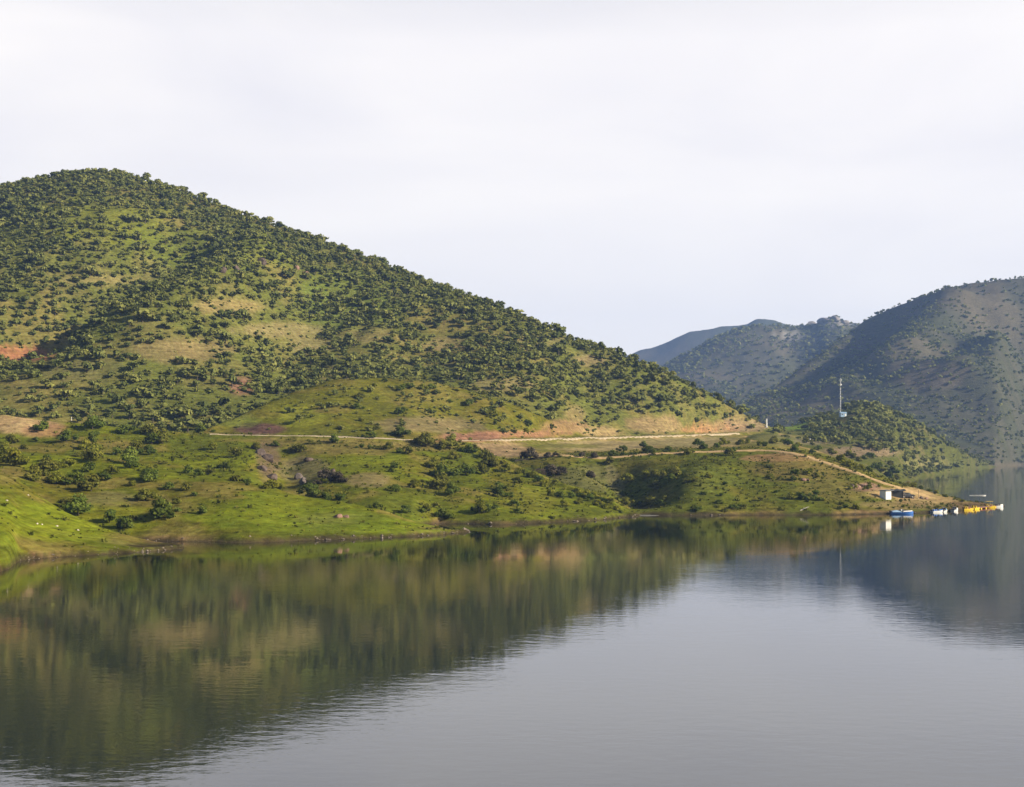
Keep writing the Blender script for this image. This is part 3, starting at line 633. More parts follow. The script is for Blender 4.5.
for p in PLANTS:
    tree = p['d'] > 2.6 or (p['d'] > 2.1 and rr.random() < .3)
    p['tree'] = tree
    q = rr.random()
    warm = (p['dom'] in (2,) and 520 < p['u'] < 650) or (p['dom'] == 3 and p['u'] > 770)
    tone = 'deep green' if q < .46 else 'olive green' if q < .80 else 'yellow-green'
    if warm and q > .45: tone = 'yellow-green'
    if p['dom'] == 3 and p['u'] < 600 or (318 < p['u'] < 342 and p['v'] > 475 and p['v'] < 486): tone = 'grey-brown'
    if 262 < p['u'] < 285 and 482 < p['v'] < 492: tone = 'yellow-green'
    p['tone'] = tone
    p['form'] = (rr.choice(['round', 'spreading', 'spreading', 'loose', 'round']) if tree else rr.choice(['rounded', 'low', 'ragged']))
    if 262 < p['u'] < 285 and 482 < p['v'] < 492 or (abs(p['u'] - 92.6) < 1 and abs(p['v'] - 445.3) < 1): p['form'] = 'upright' if tree else 'rounded'
    p['size'] = 'big' if p['d'] > 4.3 else 'small' if p['d'] < 1.8 else ''
    zi = next((k for k, zz in enumerate(ZONES) if p['dom'] in zz[0] and zz[1][0] <= p['u'] < zz[1][1]), None)
    p['zone'] = zi if zi is not None else 13
# depth bands inside each zone
for k in range(len(ZONES)):
    ps = sorted([p for p in PLANTS if p['zone'] == k], key=lambda p: -p['v'])
    for i, p in enumerate(ps):
        t = i / max(1, len(ps))
        p['band'] = ('lowest' if t < .34 else 'midway' if t < .67 else 'highest') if len(ps) > 12 else ('lower' if t < .5 else 'upper')
buckets = {}
for p in PLANTS:
    kind = ('oak' if p['form'] != 'upright' else 'poplar-like tree') if p['tree'] else 'shrub'
    base = ' '.join(x for x in (p['size'], p['tone'], p['form'], kind) if x)
    p['base'] = base
    buckets.setdefault((base, p['zone'], p['band']), []).append(p)
for (base, zi, band), ps in buckets.items():
    ph, anchor, sgn = ZONES[zi][2:]
    bw = {'lowest': 'low', 'midway': 'midway', 'highest': 'high', 'lower': 'low', 'upper': 'high'}[band]
    ps.sort(key=lambda p: p['u'] * sgn)
    for i, p in enumerate(ps):
        if len(ps) == 1: p['label'] = f"{base} {bw} {ph}"
        else: p['label'] = f"{base} {bw} {ph}, {ORD[i]} from {anchor}"
for p in PLANTS:
    d = p['d']
    if p['tree']:
        kw = FORM[p['form']]; hh = d / (2 * kw['wide'] * 1.02) * (1.0 if p['form'] != 'upright' else .95)
        hh = min(hh, 7.0); sx = hh * rr.uniform(.95, 1.15)
        e = thing('oak_tree' if p['form'] != 'upright' else 'slender_tree', p['label'], 'tree', (p['x'], p['y'], p['z'] - .08), rr.uniform(0, 6.28), 'scattered trees on the lakeside slopes')
        e.scale = (sx, sx, hh)
        link('trunk', TRUNK[rr.randrange(3)], e); link('crown', CROWN[(p['form'], rr.randrange(3), p['tone'])], e)
    else:
        hh = d / {'rounded': 1.25, 'low': 2.0, 'ragged': 1.4}[p['form']] * rr.uniform(.95, 1.15)
        e = thing('shrub', p['label'], 'shrub', (p['x'], p['y'], p['z'] - .06), rr.uniform(0, 6.28), 'scrub bushes on the lakeside slopes')
        e.scale = (hh * 1.05, hh * 1.05, hh)
        link('stem', STEM[rr.randrange(3)], e); link('foliage', BUSH[(p['form'], rr.randrange(3), p['tone'])], e)
print('PLANTS', len(PLANTS), 'trees', sum(p['tree'] for p in PLANTS))

# ------------------------------------------------------------------ the wood that covers the hills: thousands of trees as one mass
CLEAR = [(767, 424, 12, 12), (767, 424, 12, 12), (18, 354, 42, 9), (225, 306, 44, 8), (180, 352, 50, 10), (285, 328, 40, 8), (365, 335, 34, 9), (446, 346, 26, 8), (590, 360, 16, 5), (655, 424, 36, 12), (715, 429, 36, 9), (575, 416, 20, 16), (600, 431, 34, 7), (100, 281, 50, 4), (240, 400, 60, 6), (500, 385, 26, 5), (310, 346, 24, 6)]
def wood():
    r = np.random.default_rng(99)
    pts = []
    def scatter(n, u0, u1, y0, y1, doms, dens, smin, smax, ymean=None):
        u = r.uniform(u0, u1, n); y = np.sqrt(r.uniform(y0**2, y1**2, n))
        x = (u - U0) * y / F
        z = hgt(x, y); v = V0 - F * (z - H0) / y
        i = np.clip(np.searchsorted(US, u) - 1, 0, NU - 1); j = np.clip(np.searchsorted(YS, y) - 1, 0, NY - 1)
        ok = np.isin(DOM[i, j], doms) & (z > 1.0)
        d = dens(u, v, x, y)
        ok &= r.uniform(0, 1, n) < d
        s = r.uniform(smin, smax, n) * (1 + .25 * r.normal(size=n)).clip(.6, 1.5)
        pts.append(np.stack([x, y, z, s], -1)[ok])
    def dF(u, v, x, y):
        n = fbm(x / 45, y / 45, 3, 201); nn = fbm(x / 16, y / 16, 2, 207)
        lim = np.interp(u, [-100, 0, 120, 260, 340, 480, 560, 640, 800], [345, 335, 335, 300, 330, 372, 400, 410, 430])
        up = 1 - sstep(-12, 22, v - lim)
        d = .32 + .36 * up + .30 * n + .26 * nn
        left = 1 - sstep(60, 300, u)
        d += .34 * left * up * (1 - sstep(20, 120, np.abs(v - 305)) ) + .25 * (1 - sstep(0, 22, v - np.interp(u, US, V0 - F * (sample(F_sk)[1] - H0) / sample(F_sk)[0])))
        for (cu, cv, ru, rv) in CLEAR:
            d = d - .62 * (1 - sstep(.6, 1.15, np.sqrt(((u - cu) / ru) ** 2 + ((v - cv) / rv) ** 2)))
        d = d - .45 * (1 - sstep(.5, 1.2, np.sqrt(((u - 120) / 80) ** 2 + ((v - 228) / 26) ** 2)))
        return np.clip(d, .0, 1) * .95
    scatter(42000, -200, 800, 465, 840, [5], dF, 1.8, 3.9)
    scatter(700, 180, 600, 440, 545, [6], lambda u, v, x, y: np.clip(.14 + .5 * fbm(x / 18, y / 18, 2, 211), 0, 1), 1.4, 2.8)
    def dK(u, v, x, y):
        n = fbm(x / 40, y / 40, 3, 221)
        d = .85 + .5 * n
        d = d * sstep(800, 830, u - .0 * v) * (1 - sstep(446, 452, v - .12 * (u - 860)) * (u < 905))
        d = d * sstep(1.0, 1.5, np.hypot((u - 841) / 11, (v - 418) / 7))
        return np.clip(d, 0, 1)
    scatter(6000, 790, 1005, 690, 1330, [7], dK, 2.4, 4.2)
    def dfar(u, v, x, y):
        return np.clip(.55 + .7 * fbm(x / 110, y / 110, 3, 231) + .3 * fbm(x / 40, y / 40, 2, 233), 0, 1)
    scatter(19000, 640, 1150, 1330, 2080, [8], lambda u, v, x, y: dfar(u, v, x, y) * (1 - .75 * sstep(-90, -20, y - np.interp(u, US, sample(R_cr)[0]))), 2.3, 4.2)
    scatter(9000, 600, 900, 2080, 2920, [9], dfar, 3.6, 6.0)
    T = np.concatenate(pts)
    grid, keep = {}, []                 # trees stand apart: no trunk inside another's crown
    for i in r.permutation(len(T)):
        x, y, s_ = T[i, 0], T[i, 1], T[i, 3]; gx, gy = int(x // 6), int(y // 6)
        if all((x - a) ** 2 + (y - b) ** 2 > (.50 * (s_ + c)) ** 2 for ax in (-1, 0, 1) for ay in (-1, 0, 1) for a, b, c in grid.get((gx + ax, gy + ay), ())):
            grid.setdefault((gx, gy), []).append((x, y, s_)); keep.append(i)
    T = T[keep]; n = len(T)
    print('WOOD', n)
    variants = []
    for k in range(8):
        variants.append([crown(300 + k, 84, .15, lobes=5, wide=.56, flat=.78, low=.16), crown(320 + k, 30, .24, lobes=5, wide=.56, flat=.78, low=.14), crown(340 + k, 16, .33, lobes=4, wide=.56, flat=.78, low=.12)])
    Vs, Ts = [], []
    which = r.integers(0, 8, n); ang = r.uniform(0, 2 * np.pi, n); tint = np.clip(r.normal(.5, .32, n), 0, 1)
    lod = np.where(T[:, 1] < 900, 0, np.where(T[:, 1] < 1600, 1, 2))
    for k in range(8):
        for l in range(3):
            sel = np.nonzero((which == k) & (lod == l))[0]
            if len(sel) == 0: continue
            V, Q, t = variants[k][l]
            ca, sa = np.cos(ang[sel])[:, None], np.sin(ang[sel])[:, None]
            sz = T[sel, 3][:, None]; wd = sz * r.uniform(.9, 1.4, (len(sel), 1))
            x = (V[None, :, 0] * ca - V[None, :, 1] * sa) * wd + T[sel, 0][:, None]
            y = (V[None, :, 0] * sa + V[None, :, 1] * ca) * wd + T[sel, 1][:, None]
            z = V[None, :, 2] * sz + T[sel, 2][:, None] - .15
            Vs.append(np.stack([x, y, z], -1).reshape(-1, 3))
            Ts.append(np.clip(t[None, :] * .55 + (tint[sel][:, None] - .22) * .9, 0, 1).reshape(-1))
    k0 = len(pts); pts.clear()
    scatter(26000, -150, 790, 470, 830, [5], lambda u, v, x, y: np.clip(.34 + .6 * fbm(x / 25, y / 25, 3, 251), 0, 1), .5, 1.25)
    scatter(2500, 190, 610, 435, 550, [6], lambda u, v, x, y: np.clip(.25 + .6 * fbm(x / 15, y / 15, 3, 253), 0, 1), .4, .9)
    scatter(3000, 780, 1000, 690, 1300, [7], lambda u, v, x, y: np.clip(.4 + .6 * fbm(x / 25, y / 25, 3, 255), 0, 1), .6, 1.4)
    S_ = np.concatenate(pts); m = len(S_); kk = r.integers(0, 8, m); an = r.uniform(0, 6.28, m)
    for k in range(8):
        sel = kk == k
        V, Q, t = variants[k][2]
        ca, sa = np.cos(an[sel])[:, None], np.sin(an[sel])[:, None]; sz = S_[sel, 3][:, None]; wd = sz * 1.35
        Vs.append(np.stack([(V[None, :, 0] * ca - V[None, :, 1] * sa) * wd + S_[sel, 0][:, None], (V[None, :, 0] * sa + V[None, :, 1] * ca) * wd + S_[sel, 1][:, None], V[None, :, 2] * sz + S_[sel, 2][:, None] - .1], -1).reshape(-1, 3))
        Ts.append(np.clip(t[None, :] * .5 + r.uniform(0, .7, (sel.sum(), 1)), 0, 1).reshape(-1))
    # tapered trunks, four sides each
    tb = T[T[:, 1] < 900]; m = len(tb)
    ring = np.array([[1, 0], [0, 1], [-1, 0], [0, -1]], float)
    r0 = (tb[:, 3] * .045)[:, None, None]; r1 = (tb[:, 3] * .022)[:, None, None]
    b = np.concatenate([tb[:, None, :2] + ring[None] * r0, np.broadcast_to((tb[:, 2] - .3)[:, None, None], (m, 4, 1))], -1)
    tp = np.concatenate([tb[:, None, :2] + ring[None] * r1, np.broadcast_to((tb[:, 2] + tb[:, 3] * .45)[:, None, None], (m, 4, 1))], -1)
    sides = []
    for k in range(4):
        k2 = (k + 1) % 4
        sides.append(np.stack([b[:, k], b[:, k2], tp[:, k2], tp[:, k]], 1).reshape(-1, 3))
    V = np.concatenate(Vs); nl = len(V) // 4
    Vt = np.concatenate(sides); ntq = len(Vt) // 4
    allV = np.concatenate([V, Vt]); allT = np.concatenate(Ts + [np.zeros(len(Vt))])
    me = np_mesh('woodland', allV, np.arange(len(allV)).reshape(-1, 4), [WOODL, BARK], False, None, allT)
    mi = np.zeros(nl + ntq, np.int32); mi[nl:] = 1
    me.polygons.foreach_set('material_index', mi)
    o = link('woodland', me)
    tag(o, 'scattered oak woodland covering the hills behind the lake', 'woodland', kind='stuff')
wood()

# grass tussocks and knee-high scrub on the nearer slopes: nobody could count them
def tufts():
    r = np.random.default_rng(5); n = 46000
    u = r.uniform(-60, 1010, n); y = np.sqrt(r.uniform(190**2, 470**2, n)); x = (u - U0) * y / F; z = hgt(x, y)
    i = np.clip(np.searchsorted(US, u) - 1, 0, NU - 1); j = np.clip(np.searchsorted(YS, y) - 1, 0, NY - 1)
    den = np.clip(.38 + .75 * fbm(x / 14, y / 14, 3, 301) + .3 * (DOM[i, j] == 3), 0.03, 1) * np.where(DOM[i, j] <= 1, .4, 1.0)
    ok = (z > .7) & np.isin(DOM[i, j], [0, 1, 2, 3, 4]) & (r.uniform(0, 1, n) < den) & ((C_[i, j, 0] < .24))
    x, y, z = x[ok], y[ok], z[ok]; n = len(x)
    s = r.gamma(2.2, .11, n).clip(.10, .75)
    K = 7
    a = r.uniform(0, 2 * np.pi, (n, K)); lean = r.uniform(.2, 1.0, (n, K)); h = s[:, None] * r.uniform(.6, 1.1, (n, K)); w = s[:, None] * r.uniform(.25, .5, (n, K))
    dx, dy = np.cos(a), np.sin(a); rad = s[:, None] * r.uniform(.1, .7, (n, K))
    bx, by, bz = x[:, None] + dx * rad, y[:, None] + dy * rad, np.broadcast_to(z[:, None] - .06, (n, K))
    tx, ty = bx + dx * lean * h * .6, by + dy * lean * h * .6; tz = bz + h
    V = np.stack([np.stack([bx - dy * w, by + dx * w, bz], -1), np.stack([bx + dy * w, by - dx * w, bz], -1), np.stack([tx + dy * w * .6, ty - dx * w * .6, tz], -1), np.stack([tx - dy * w * .6, ty + dx * w * .6, tz], -1)], 2).reshape(-1, 3)
    t = np.repeat(np.clip(r.normal(.5, .3, n), 0, 1), K * 4)
    o = link('grass_tufts', np_mesh('grass_tufts', V, np.arange(len(V)).reshape(-1, 4), [leaf_material('tussock', (.105, .118, .018), .3)], False, None, t))
    tag(o, 'grass tussocks and knee-high scrub on the lakeside slopes', 'grass', kind='stuff')
tufts()

# stones and debris along the drawdown band
def shore_stones():
    r = np.random.default_rng(15); n = 60000
    u = r.uniform(-40, 1010, n); y = r.uniform(185, 405, n); x = (u - U0) * y / F; z = hgt(x, y)
    ok = (z > -.1) & (z < .1 + r.gamma(1.4, .25, n)) & (vnoise(x / 9, y / 9, 77) > -.25)
    x, y, z = x[ok], y[ok], z[ok]; n = len(x); s = r.gamma(2, .07, n).clip(.05, .55)
    oc = np.array([[1, 0, 0], [0, 1, 0], [-1, 0, 0], [0, -1, 0], [0, 0, 1], [0, 0, -1.]])
    V = oc[None] * s[:, None, None] * r.uniform(.5, 1.2, (n, 6, 1)) * np.array([1.2, 1, .7]) + np.stack([x, y, z + s * .15], -1)[:, None, :]
    f = np.array([[0, 1, 4], [1, 2, 4], [2, 3, 4], [3, 0, 4], [1, 0, 5], [2, 1, 5], [3, 2, 5], [0, 3, 5]])
    Q = (f[None] + (np.arange(n) * 6)[:, None, None]).reshape(-1, 3)
    o = link('shore_gravel', np_mesh('shore_gravel', V.reshape(-1, 3), Q, [simple('shore_stone', (.20, .165, .13), .95, .6, .9, 0, .1)], False))
    tag(o, 'stones and debris strewn along the waterline', 'gravel', kind='stuff')
shore_stones()

# ------------------------------------------------------------------ paints
WHITE = simple('white_paint', (.78, .78, .76), .5, .06, 3); GREY = simple('grey_metal', (.35, .36, .37), .45, .12, 5, .3)
BLUE = simple('blue_paint', (.035, .14, .46), .4, .1, 3); LBLUE = simple('light_blue_paint', (.28, .42, .58), .5, .1, 3); YELLOW = simple('yellow_plastic', (.75, .52, .02), .4, .1, 3)
REDP = simple('red_brown_plastic', (.26, .04, .025), .45, .15, 3); DARK = simple('dark_paint', (.022, .024, .028), .3, .2, 3); GLASS = simple('dark_glass', (.02, .025, .03), .08, .1, 2, 0, .8)
RUBBER = simple('rubber', (.02, .02, .02), .85, .2, 8); STONE = simple('dark_rock', (.105, .078, .065), .95, .4, 1.1, 0, .2, .3); PALE = simple('pale_stone', (.50, .44, .38), .9, .25, 2.5, 0, .2, .1)
PINKS = simple('pinkish_stone', (.25, .155, .115), .9, .35, 1.5, 0, .2, .2); DRIFT = simple('bleached_wood', (.52, .47, .40), .85, .25, 6); WOODM = simple('weathered_timber', (.23, .17, .11), .85, .25, 5)
ROOFD = simple('roof_sheet', (.12, .125, .135), .5, .2, 3, .2); TAR = simple('dark_tarp', (.035, .04, .045), .75, .25, 2)

def at(u, v, **k):
    h = hit(u, v, **k)
    return h if h else ((u - U0) * 400 / F, 400, 0.5)
def on_water(u, v, gap=1.6):
    Y = F * H0 / (v - V0)
    ys = np.arange(250, min(Y + 6, 405), .4); wet_ = hgt((u - U0) * ys / F, ys) > -.1
    if wet_.any(): Y = min(Y, ys[np.argmax(wet_)] - gap)
    return ((u - U0) * Y / F, Y, 0.0)

# ------------------------------------------------------------------ hut and shelter by the landing
def hut():
    x, y, z = at(885.5, 499.5)
    t = thing('white_hut', 'small white hut with dark flat roof beside the dirt track', 'hut', (x, y, z - .1), .62)
    W, D, Hh = 2.15, 1.9, 2.3
    mb = MB()
    mb.box((0, D/2, Hh/2), (W, .12, Hh)).box((0, -D/2, Hh/2), (W, .12, Hh)).box((-W/2 + .06, 0, Hh/2), (.12, D - .126, Hh)).box((W/2 - .06, 0, Hh/2), (.12, D - .126, Hh)).box((0, 0, .06), (W - .25, D - .13, .1))
    mb.build('wall', WHITE, t)
    MB().box((.25, -.05, Hh + .1), (W + .9, D + .7, .16), bev=.03, rx=.05).build('roof', ROOFD, t)
    MB().box((W/2 + .015, .3, 1.0), (.03, .8, 1.9)).build('door', GREY, t)
    # lean-to shelter
    x, y, z = at(898, 498.5)
    t = thing('canopy_shelter', 'dark tarpaulin shelter on thin posts beside the white hut', 'shelter', (x, y, z - .1), -.1)
    for sx in (-1.6, 1.6):
        for sy in (-1.1, 1.1):
            MB().bar((sx, sy, 0), (sx, sy, 2.1 + .35 * (sy > 0)), .05).build('post', WOODM, t)
    mb = MB(); n = 9; rows = []
    for i in range(n):
        a = i / (n - 1); xx = -1.9 + 3.8 * a; sag = .14 * math.sin(a * math.pi * 2) ** 2
        rows.append([(xx, -1.4, 2.08 - sag), (xx, 0, 2.32 - sag), (xx, 1.4, 2.5 - sag), (xx, 1.4, 2.55 - sag), (xx, 0, 2.37 - sag), (xx, -1.4, 2.13 - sag)])
    mb.loft(rows).build('tarp_roof', TAR, t)
    MB().box((0, 1.15, 1.15), (3.1, .05, 2.2)).build('back_sheet', TAR, t)
hut()

def car(u, v, rz, label, paint, name='parked_car', **k):
    x, y, z = at(u, v, **k)
    t = thing(name, label, 'car', (x, y, z + .02), rz)
    L_, W = 4.1, 1.66
    prof = [(-2.05, .45), (-2.05, .75), (-1.95, .92), (-1.55, .98), (-1.2, 1.42), (-.3, 1.48), (.45, 1.42), (1.0, .98), (1.75, .90), (2.02, .72), (2.05, .42), (1.6, .30), (-1.6, .30)]
    mb = MB(); rings = []
    for yy, s in ((-W/2, .93), (-W/2 + .12, 1.0), (W/2 - .12, 1.0), (W/2, .93)):
        rings.append([(px * (s if pz > 1 else 1), yy * (1 - .16 * max(0, pz - .95) / .5), .3 + (pz - .3) * (s * .5 + .5)) for px, pz in prof])
    b = mb.loft(rings).build('body', paint, t)
    for s in (-1, 1):
        MB().box((-.35, s * .80, 1.2), (1.25, .03, .3), taper=.82, rx=s * -.18).build('side_window', GLASS, t)
    MB().box((.78, 0, 1.21), (.03, 1.25, .48), ry=-.87).build('windscreen', GLASS, t)
    MB().box((-1.42, 0, 1.20), (.03, 1.2, .42), ry=.66).build('rear_window', GLASS, t)
    for sx in (-1.28, 1.28):
        for s in (-1, 1):
            w = MB().bar((sx, s * .84, .3), (sx, s * .64, .3), .3, .3, 16).build('wheel', RUBBER, t)
            MB().bar((sx, s * .845, .3), (sx, s * .86, .3), .17, .17, 12).build('rim', GREY, w)
    for s in (-1, 1): MB().box((2.03, s * .58, .68), (.06, .3, .14), bev=.02).build('headlight', WHITE, t)
car(906.5, 498.3, .25, 'dark parked car beside the tarpaulin shelter near the landing', DARK)
car(811, 440.5, .4, 'white car parked on the bare ground below the knoll', WHITE, ymin=500)

# posts, driftwood, stones
def post(u, v, h, r, name, label, mat, cap=None, **k):
    x, y, z = at(u, v, **k)
    t = thing(name, label, 'post', (x, y, z - .1))
    MB().bar((0, 0, 0), (0, 0, h), r, r * .85, 10).build('shaft', mat, t)
    MB().bar((0, 0, h), (0, 0, h + r * .6), r * 1.25, r * .9, 10).build('cap', cap or mat, t)
    MB().box((0, 0, .08), (r * 4, r * 4, .25), bev=.03).build('footing', PALE, t)
post(766.5, 428, 4.6, .42, 'white_pillar', 'tall white pillar on the saddle beside the orange cutting', WHITE, GREY, ymin=600)
post(918.5, 498.5, 2.4, .07, 'wooden_post', 'thin wooden post standing on the dirt above the boats', WOODM)
post(71.5, 421, 1.3, .09, 'marker_post', 'short pale marker post beside the bare earth mound', WHITE)

def stone(u, v, w, h, label, mat, name='boulder', group=None, seed=0, **k):
    x, y, z = at(u, v, **k)
    s = w * y / F; hh = h * y / F
    r = random.Random(seed); mb = MB()
    q = bmesh.ops.create_icosphere(mb.bm, subdivisions=3, radius=1)
    ax = [Vector((r.uniform(-1, 1), r.uniform(-1, 1), r.uniform(-1, 1))).normalized() for _ in range(11)]
    cut = [r.uniform(.5, .9) for _ in ax]
    for vv in mb.bm.verts:
        p = vv.co.copy()
        for a, c in zip(ax, cut):
            d = p.dot(a)
            if d > c: p -= a * (d - c) * .9
        vv.co = Vector((p.x * s * .6, p.y * s * .5, p.z * hh * .8 + hh * .25))
    o = mb.build(name, mat, None, (x, y, z - .05 * hh)); o.rotation_euler = (0, 0, r.uniform(-.5, .5))
    tag(o, label, 'rock', group)
ROCKS = [(256,449,10,7,'tall dark rock at the head of the rocky gully'),(262,456,12,8,'dark jagged rock below the gully head rock'),(268,461,14,7,'broad dark ledge with pale edge in the gully'),(262,470,9,6,'brown rock halfway down the gully'),(271,479,11,7,'lowest dark rock in the gully above the slender trees'),
 (298,479,9,6,'grey slab of rock on the slope right of the gully'.replace(' right of',' past')),(303,484,9,7,'lower grey rock beside the leaning slab'),(308,461,10,4,'flat brown rock above the grey slabs'),(320,473,5,3,'weathered rock among the grey bushes'),(333,472,5,4,'grey outcrop between two grey bushes')]
for i, (u, v, w, h, lb) in enumerate(ROCKS): stone(u, v, w, h, lb, STONE if i not in (5, 6) else simple('grey_rock%d' % i, (.14, .115, .10), .95, .4, 1.2, 0, .2, .3), 'rock_outcrop', 'rocks in the gully', 40 + i)
WS = [(7,501.5,'pale stone highest on the near grass tongue'),(28,496,'pale stone by the path on the near tongue'),(42,525,'pale stone lying midway down the near tongue'),(57,526.5,'pale stone beside its twin on the near tongue'),(78,531,'pale stone lowest on the near grass tongue'),(37,524,'small pale stone next to the midway stone')]
for i, (u, v, lb) in enumerate(WS): stone(u, v, 2.2, 1.3, lb, PALE, 'pale_stone', 'pale stones on the near tongue', 60 + i)
PS = [(338,517.5,9,4,'reddish rock slab on the smooth grass tongue'),(346,518,6,3,'small reddish rock beside the slab on the tongue'),(803,481,6,3,'pink stone among shrubs on the promontory flank'),(808,481.5,4,2.4,'smaller pink stone beside its fellow on the flank'),(852,488,5,3.4,'dark pink boulder at the near end of the boulder row'),(858,487.5,6,3.4,'second boulder of the row by the hut'),(864,487,6,4,'tallest boulder of the row by the hut'),(870,488,6,3.2,'boulder nearest the hut in the row'),(912,498.5,4,2.6,'boulder by the parked car'),(921,498.8,5,2.6,'boulder beside the thin wooden post'),(926,499,4,2,'last boulder of the dirt landing')]
for i, (u, v, w, h, lb) in enumerate(PS): stone(u, v, w, h, lb, PINKS if i not in (4, 8, 9) else STONE, 'boulder', 'loose boulders', 80 + i)
RK = [(222,272,9,6,'dark crag at one end of the hillside rock band'),(236,270,9,6,'dark crag next along the hillside rock band'),(262,264,10,6,'crag in the middle of the hillside rock band'),(296,269,6,4,'pinkish crag high on the wooded hill'),(306,275,7,4,'pinkish crag below its neighbour on the wooded hill')]
for i, (u, v, w, h, lb) in enumerate(RK): stone(u, v, w, h, lb, STONE if i < 3 else PINKS, 'crag', 'crags on the wooded hill', 120 + i, ymin=480)

FK = [(813,325,12,4,'low grey crag on the far skyline beside the crest'),(825,322,14,5,'broad grey crag on the crest of the far ridge'),(835,321,9,6,'tallest grey crag on the crest of the far ridge'),(845,324,9,4,'small grey crag where the far ridge drops')]
CRAG = simple('grey_limestone', (.24, .22, .21), .95, .35, .12, 0, .1, 1.5)
for i, (u, v, w, h, lb) in enumerate(FK): stone(u, v, w, h, lb, CRAG, 'crag', 'crags on the far ridge', 150 + i, ymin=2300)

def driftwood():
    x, y, z = at(805, 511.5)
    mb = MB(); mb.bar((-.9, 0, .05), (.6, .1, .75), .14, .09, 7).bar((.6, .1, .75), (1.1, .1, .85), .09, .04, 6).bar((-.1, .05, .42), (-.3, .3, .75), .06, .03, 6).bar((-.9, 0, .05), (-1.3, -.2, 0), .14, .05, 6)
    o = mb.build('driftwood', DRIFT, None, (x, y, z)); tag(o, 'bleached driftwood branch leaning on the shore of the promontory', 'driftwood')
driftwood()

# ------------------------------------------------------------------ telecom mast and its cabin
def mast():
    x, y, z = at(840.5, 417, ymin=750)
    t = thing('telecom_mast', 'thin pale lattice telecom mast on the wooded knoll', 'mast', (x, y, z - .3))
    Hm = 24.5; mb = MB()
    b0, b1 = .38, .15
    c0 = [Vector((b0 * math.cos(a), b0 * math.sin(a), 0)) for a in (.5, 2.6, 4.7)]; c1 = [Vector((b1 * math.cos(a), b1 * math.sin(a), Hm)) for a in (.5, 2.6, 4.7)]
    for a, b in zip(c0, c1): mb.bar(a, b, .045, .04, 6)
    N = 16
    for k in range(N):
        for i in range(3):
            j = (i + 1) % 3
            p = c0[i].lerp(c1[i], k / N); q = c0[j].lerp(c1[j], (k + 1) / N); s_ = c0[j].lerp(c1[j], k / N)
            mb.bar(p, q, .035, .035, 5); mb.bar(p, s_, .03, .03, 5)
    mb.build('lattice', WHITE, t)
    for a in (.4, 2.5, 4.6):
        MB().box((.62 * math.cos(a), .62 * math.sin(a), Hm - 1.2), (.2, .12, 1.7), rz=a, bev=.03).build('panel_antenna', WHITE, t)
    for a, hz in ((-1.2, Hm - 4), (-2.2, Hm - 5.2)):
        d = Vector((math.cos(a), math.sin(a), 0))
        mbd = MB(); mbd.bar(d * .35 + Vector((0, 0, hz)), d * .7 + Vector((0, 0, hz)), .2, .55, 14); mbd.build('dish', GREY, t)
    MB().bar((0, 0, Hm), (0, 0, Hm + 2), .04, .02, 6).build('lightning_rod', GREY, t)
    x2, y2, z2 = x + .9, y - 2.5, 0
    z2 = float(hgt(x2, y2))
    c = thing('equipment_cabin', 'light blue equipment cabin at the foot of the telecom mast', 'cabin', (x2, y2, z2 - .2), .15)
    MB().box((0, 0, 1.25), (3.9, 3.0, 2.5), bev=.04).build('wall', LBLUE, c)
    MB().loft([[(-2.15, -1.75, 2.48), (2.15, -1.75, 2.48), (2.15, 1.75, 2.48), (-2.15, 1.75, 2.48)], [(-2.1, -.05, 3.2), (2.1, -.05, 3.2), (2.1, .05, 3.2), (-2.1, .05, 3.2)]]).build('roof', LBLUE, c)
    MB().box((1.1, -1.53, 1.1), (.9, .05, 2.0)).build('door', WHITE, c)
    f = MB().box((-.9, -1.53, 1.6), (1.1, .05, .7)).build('window', WHITE, c)
    MB().box((-.9, -1.565, 1.6), (.95, .015, .55)).build('pane', GLASS, f)
mast()

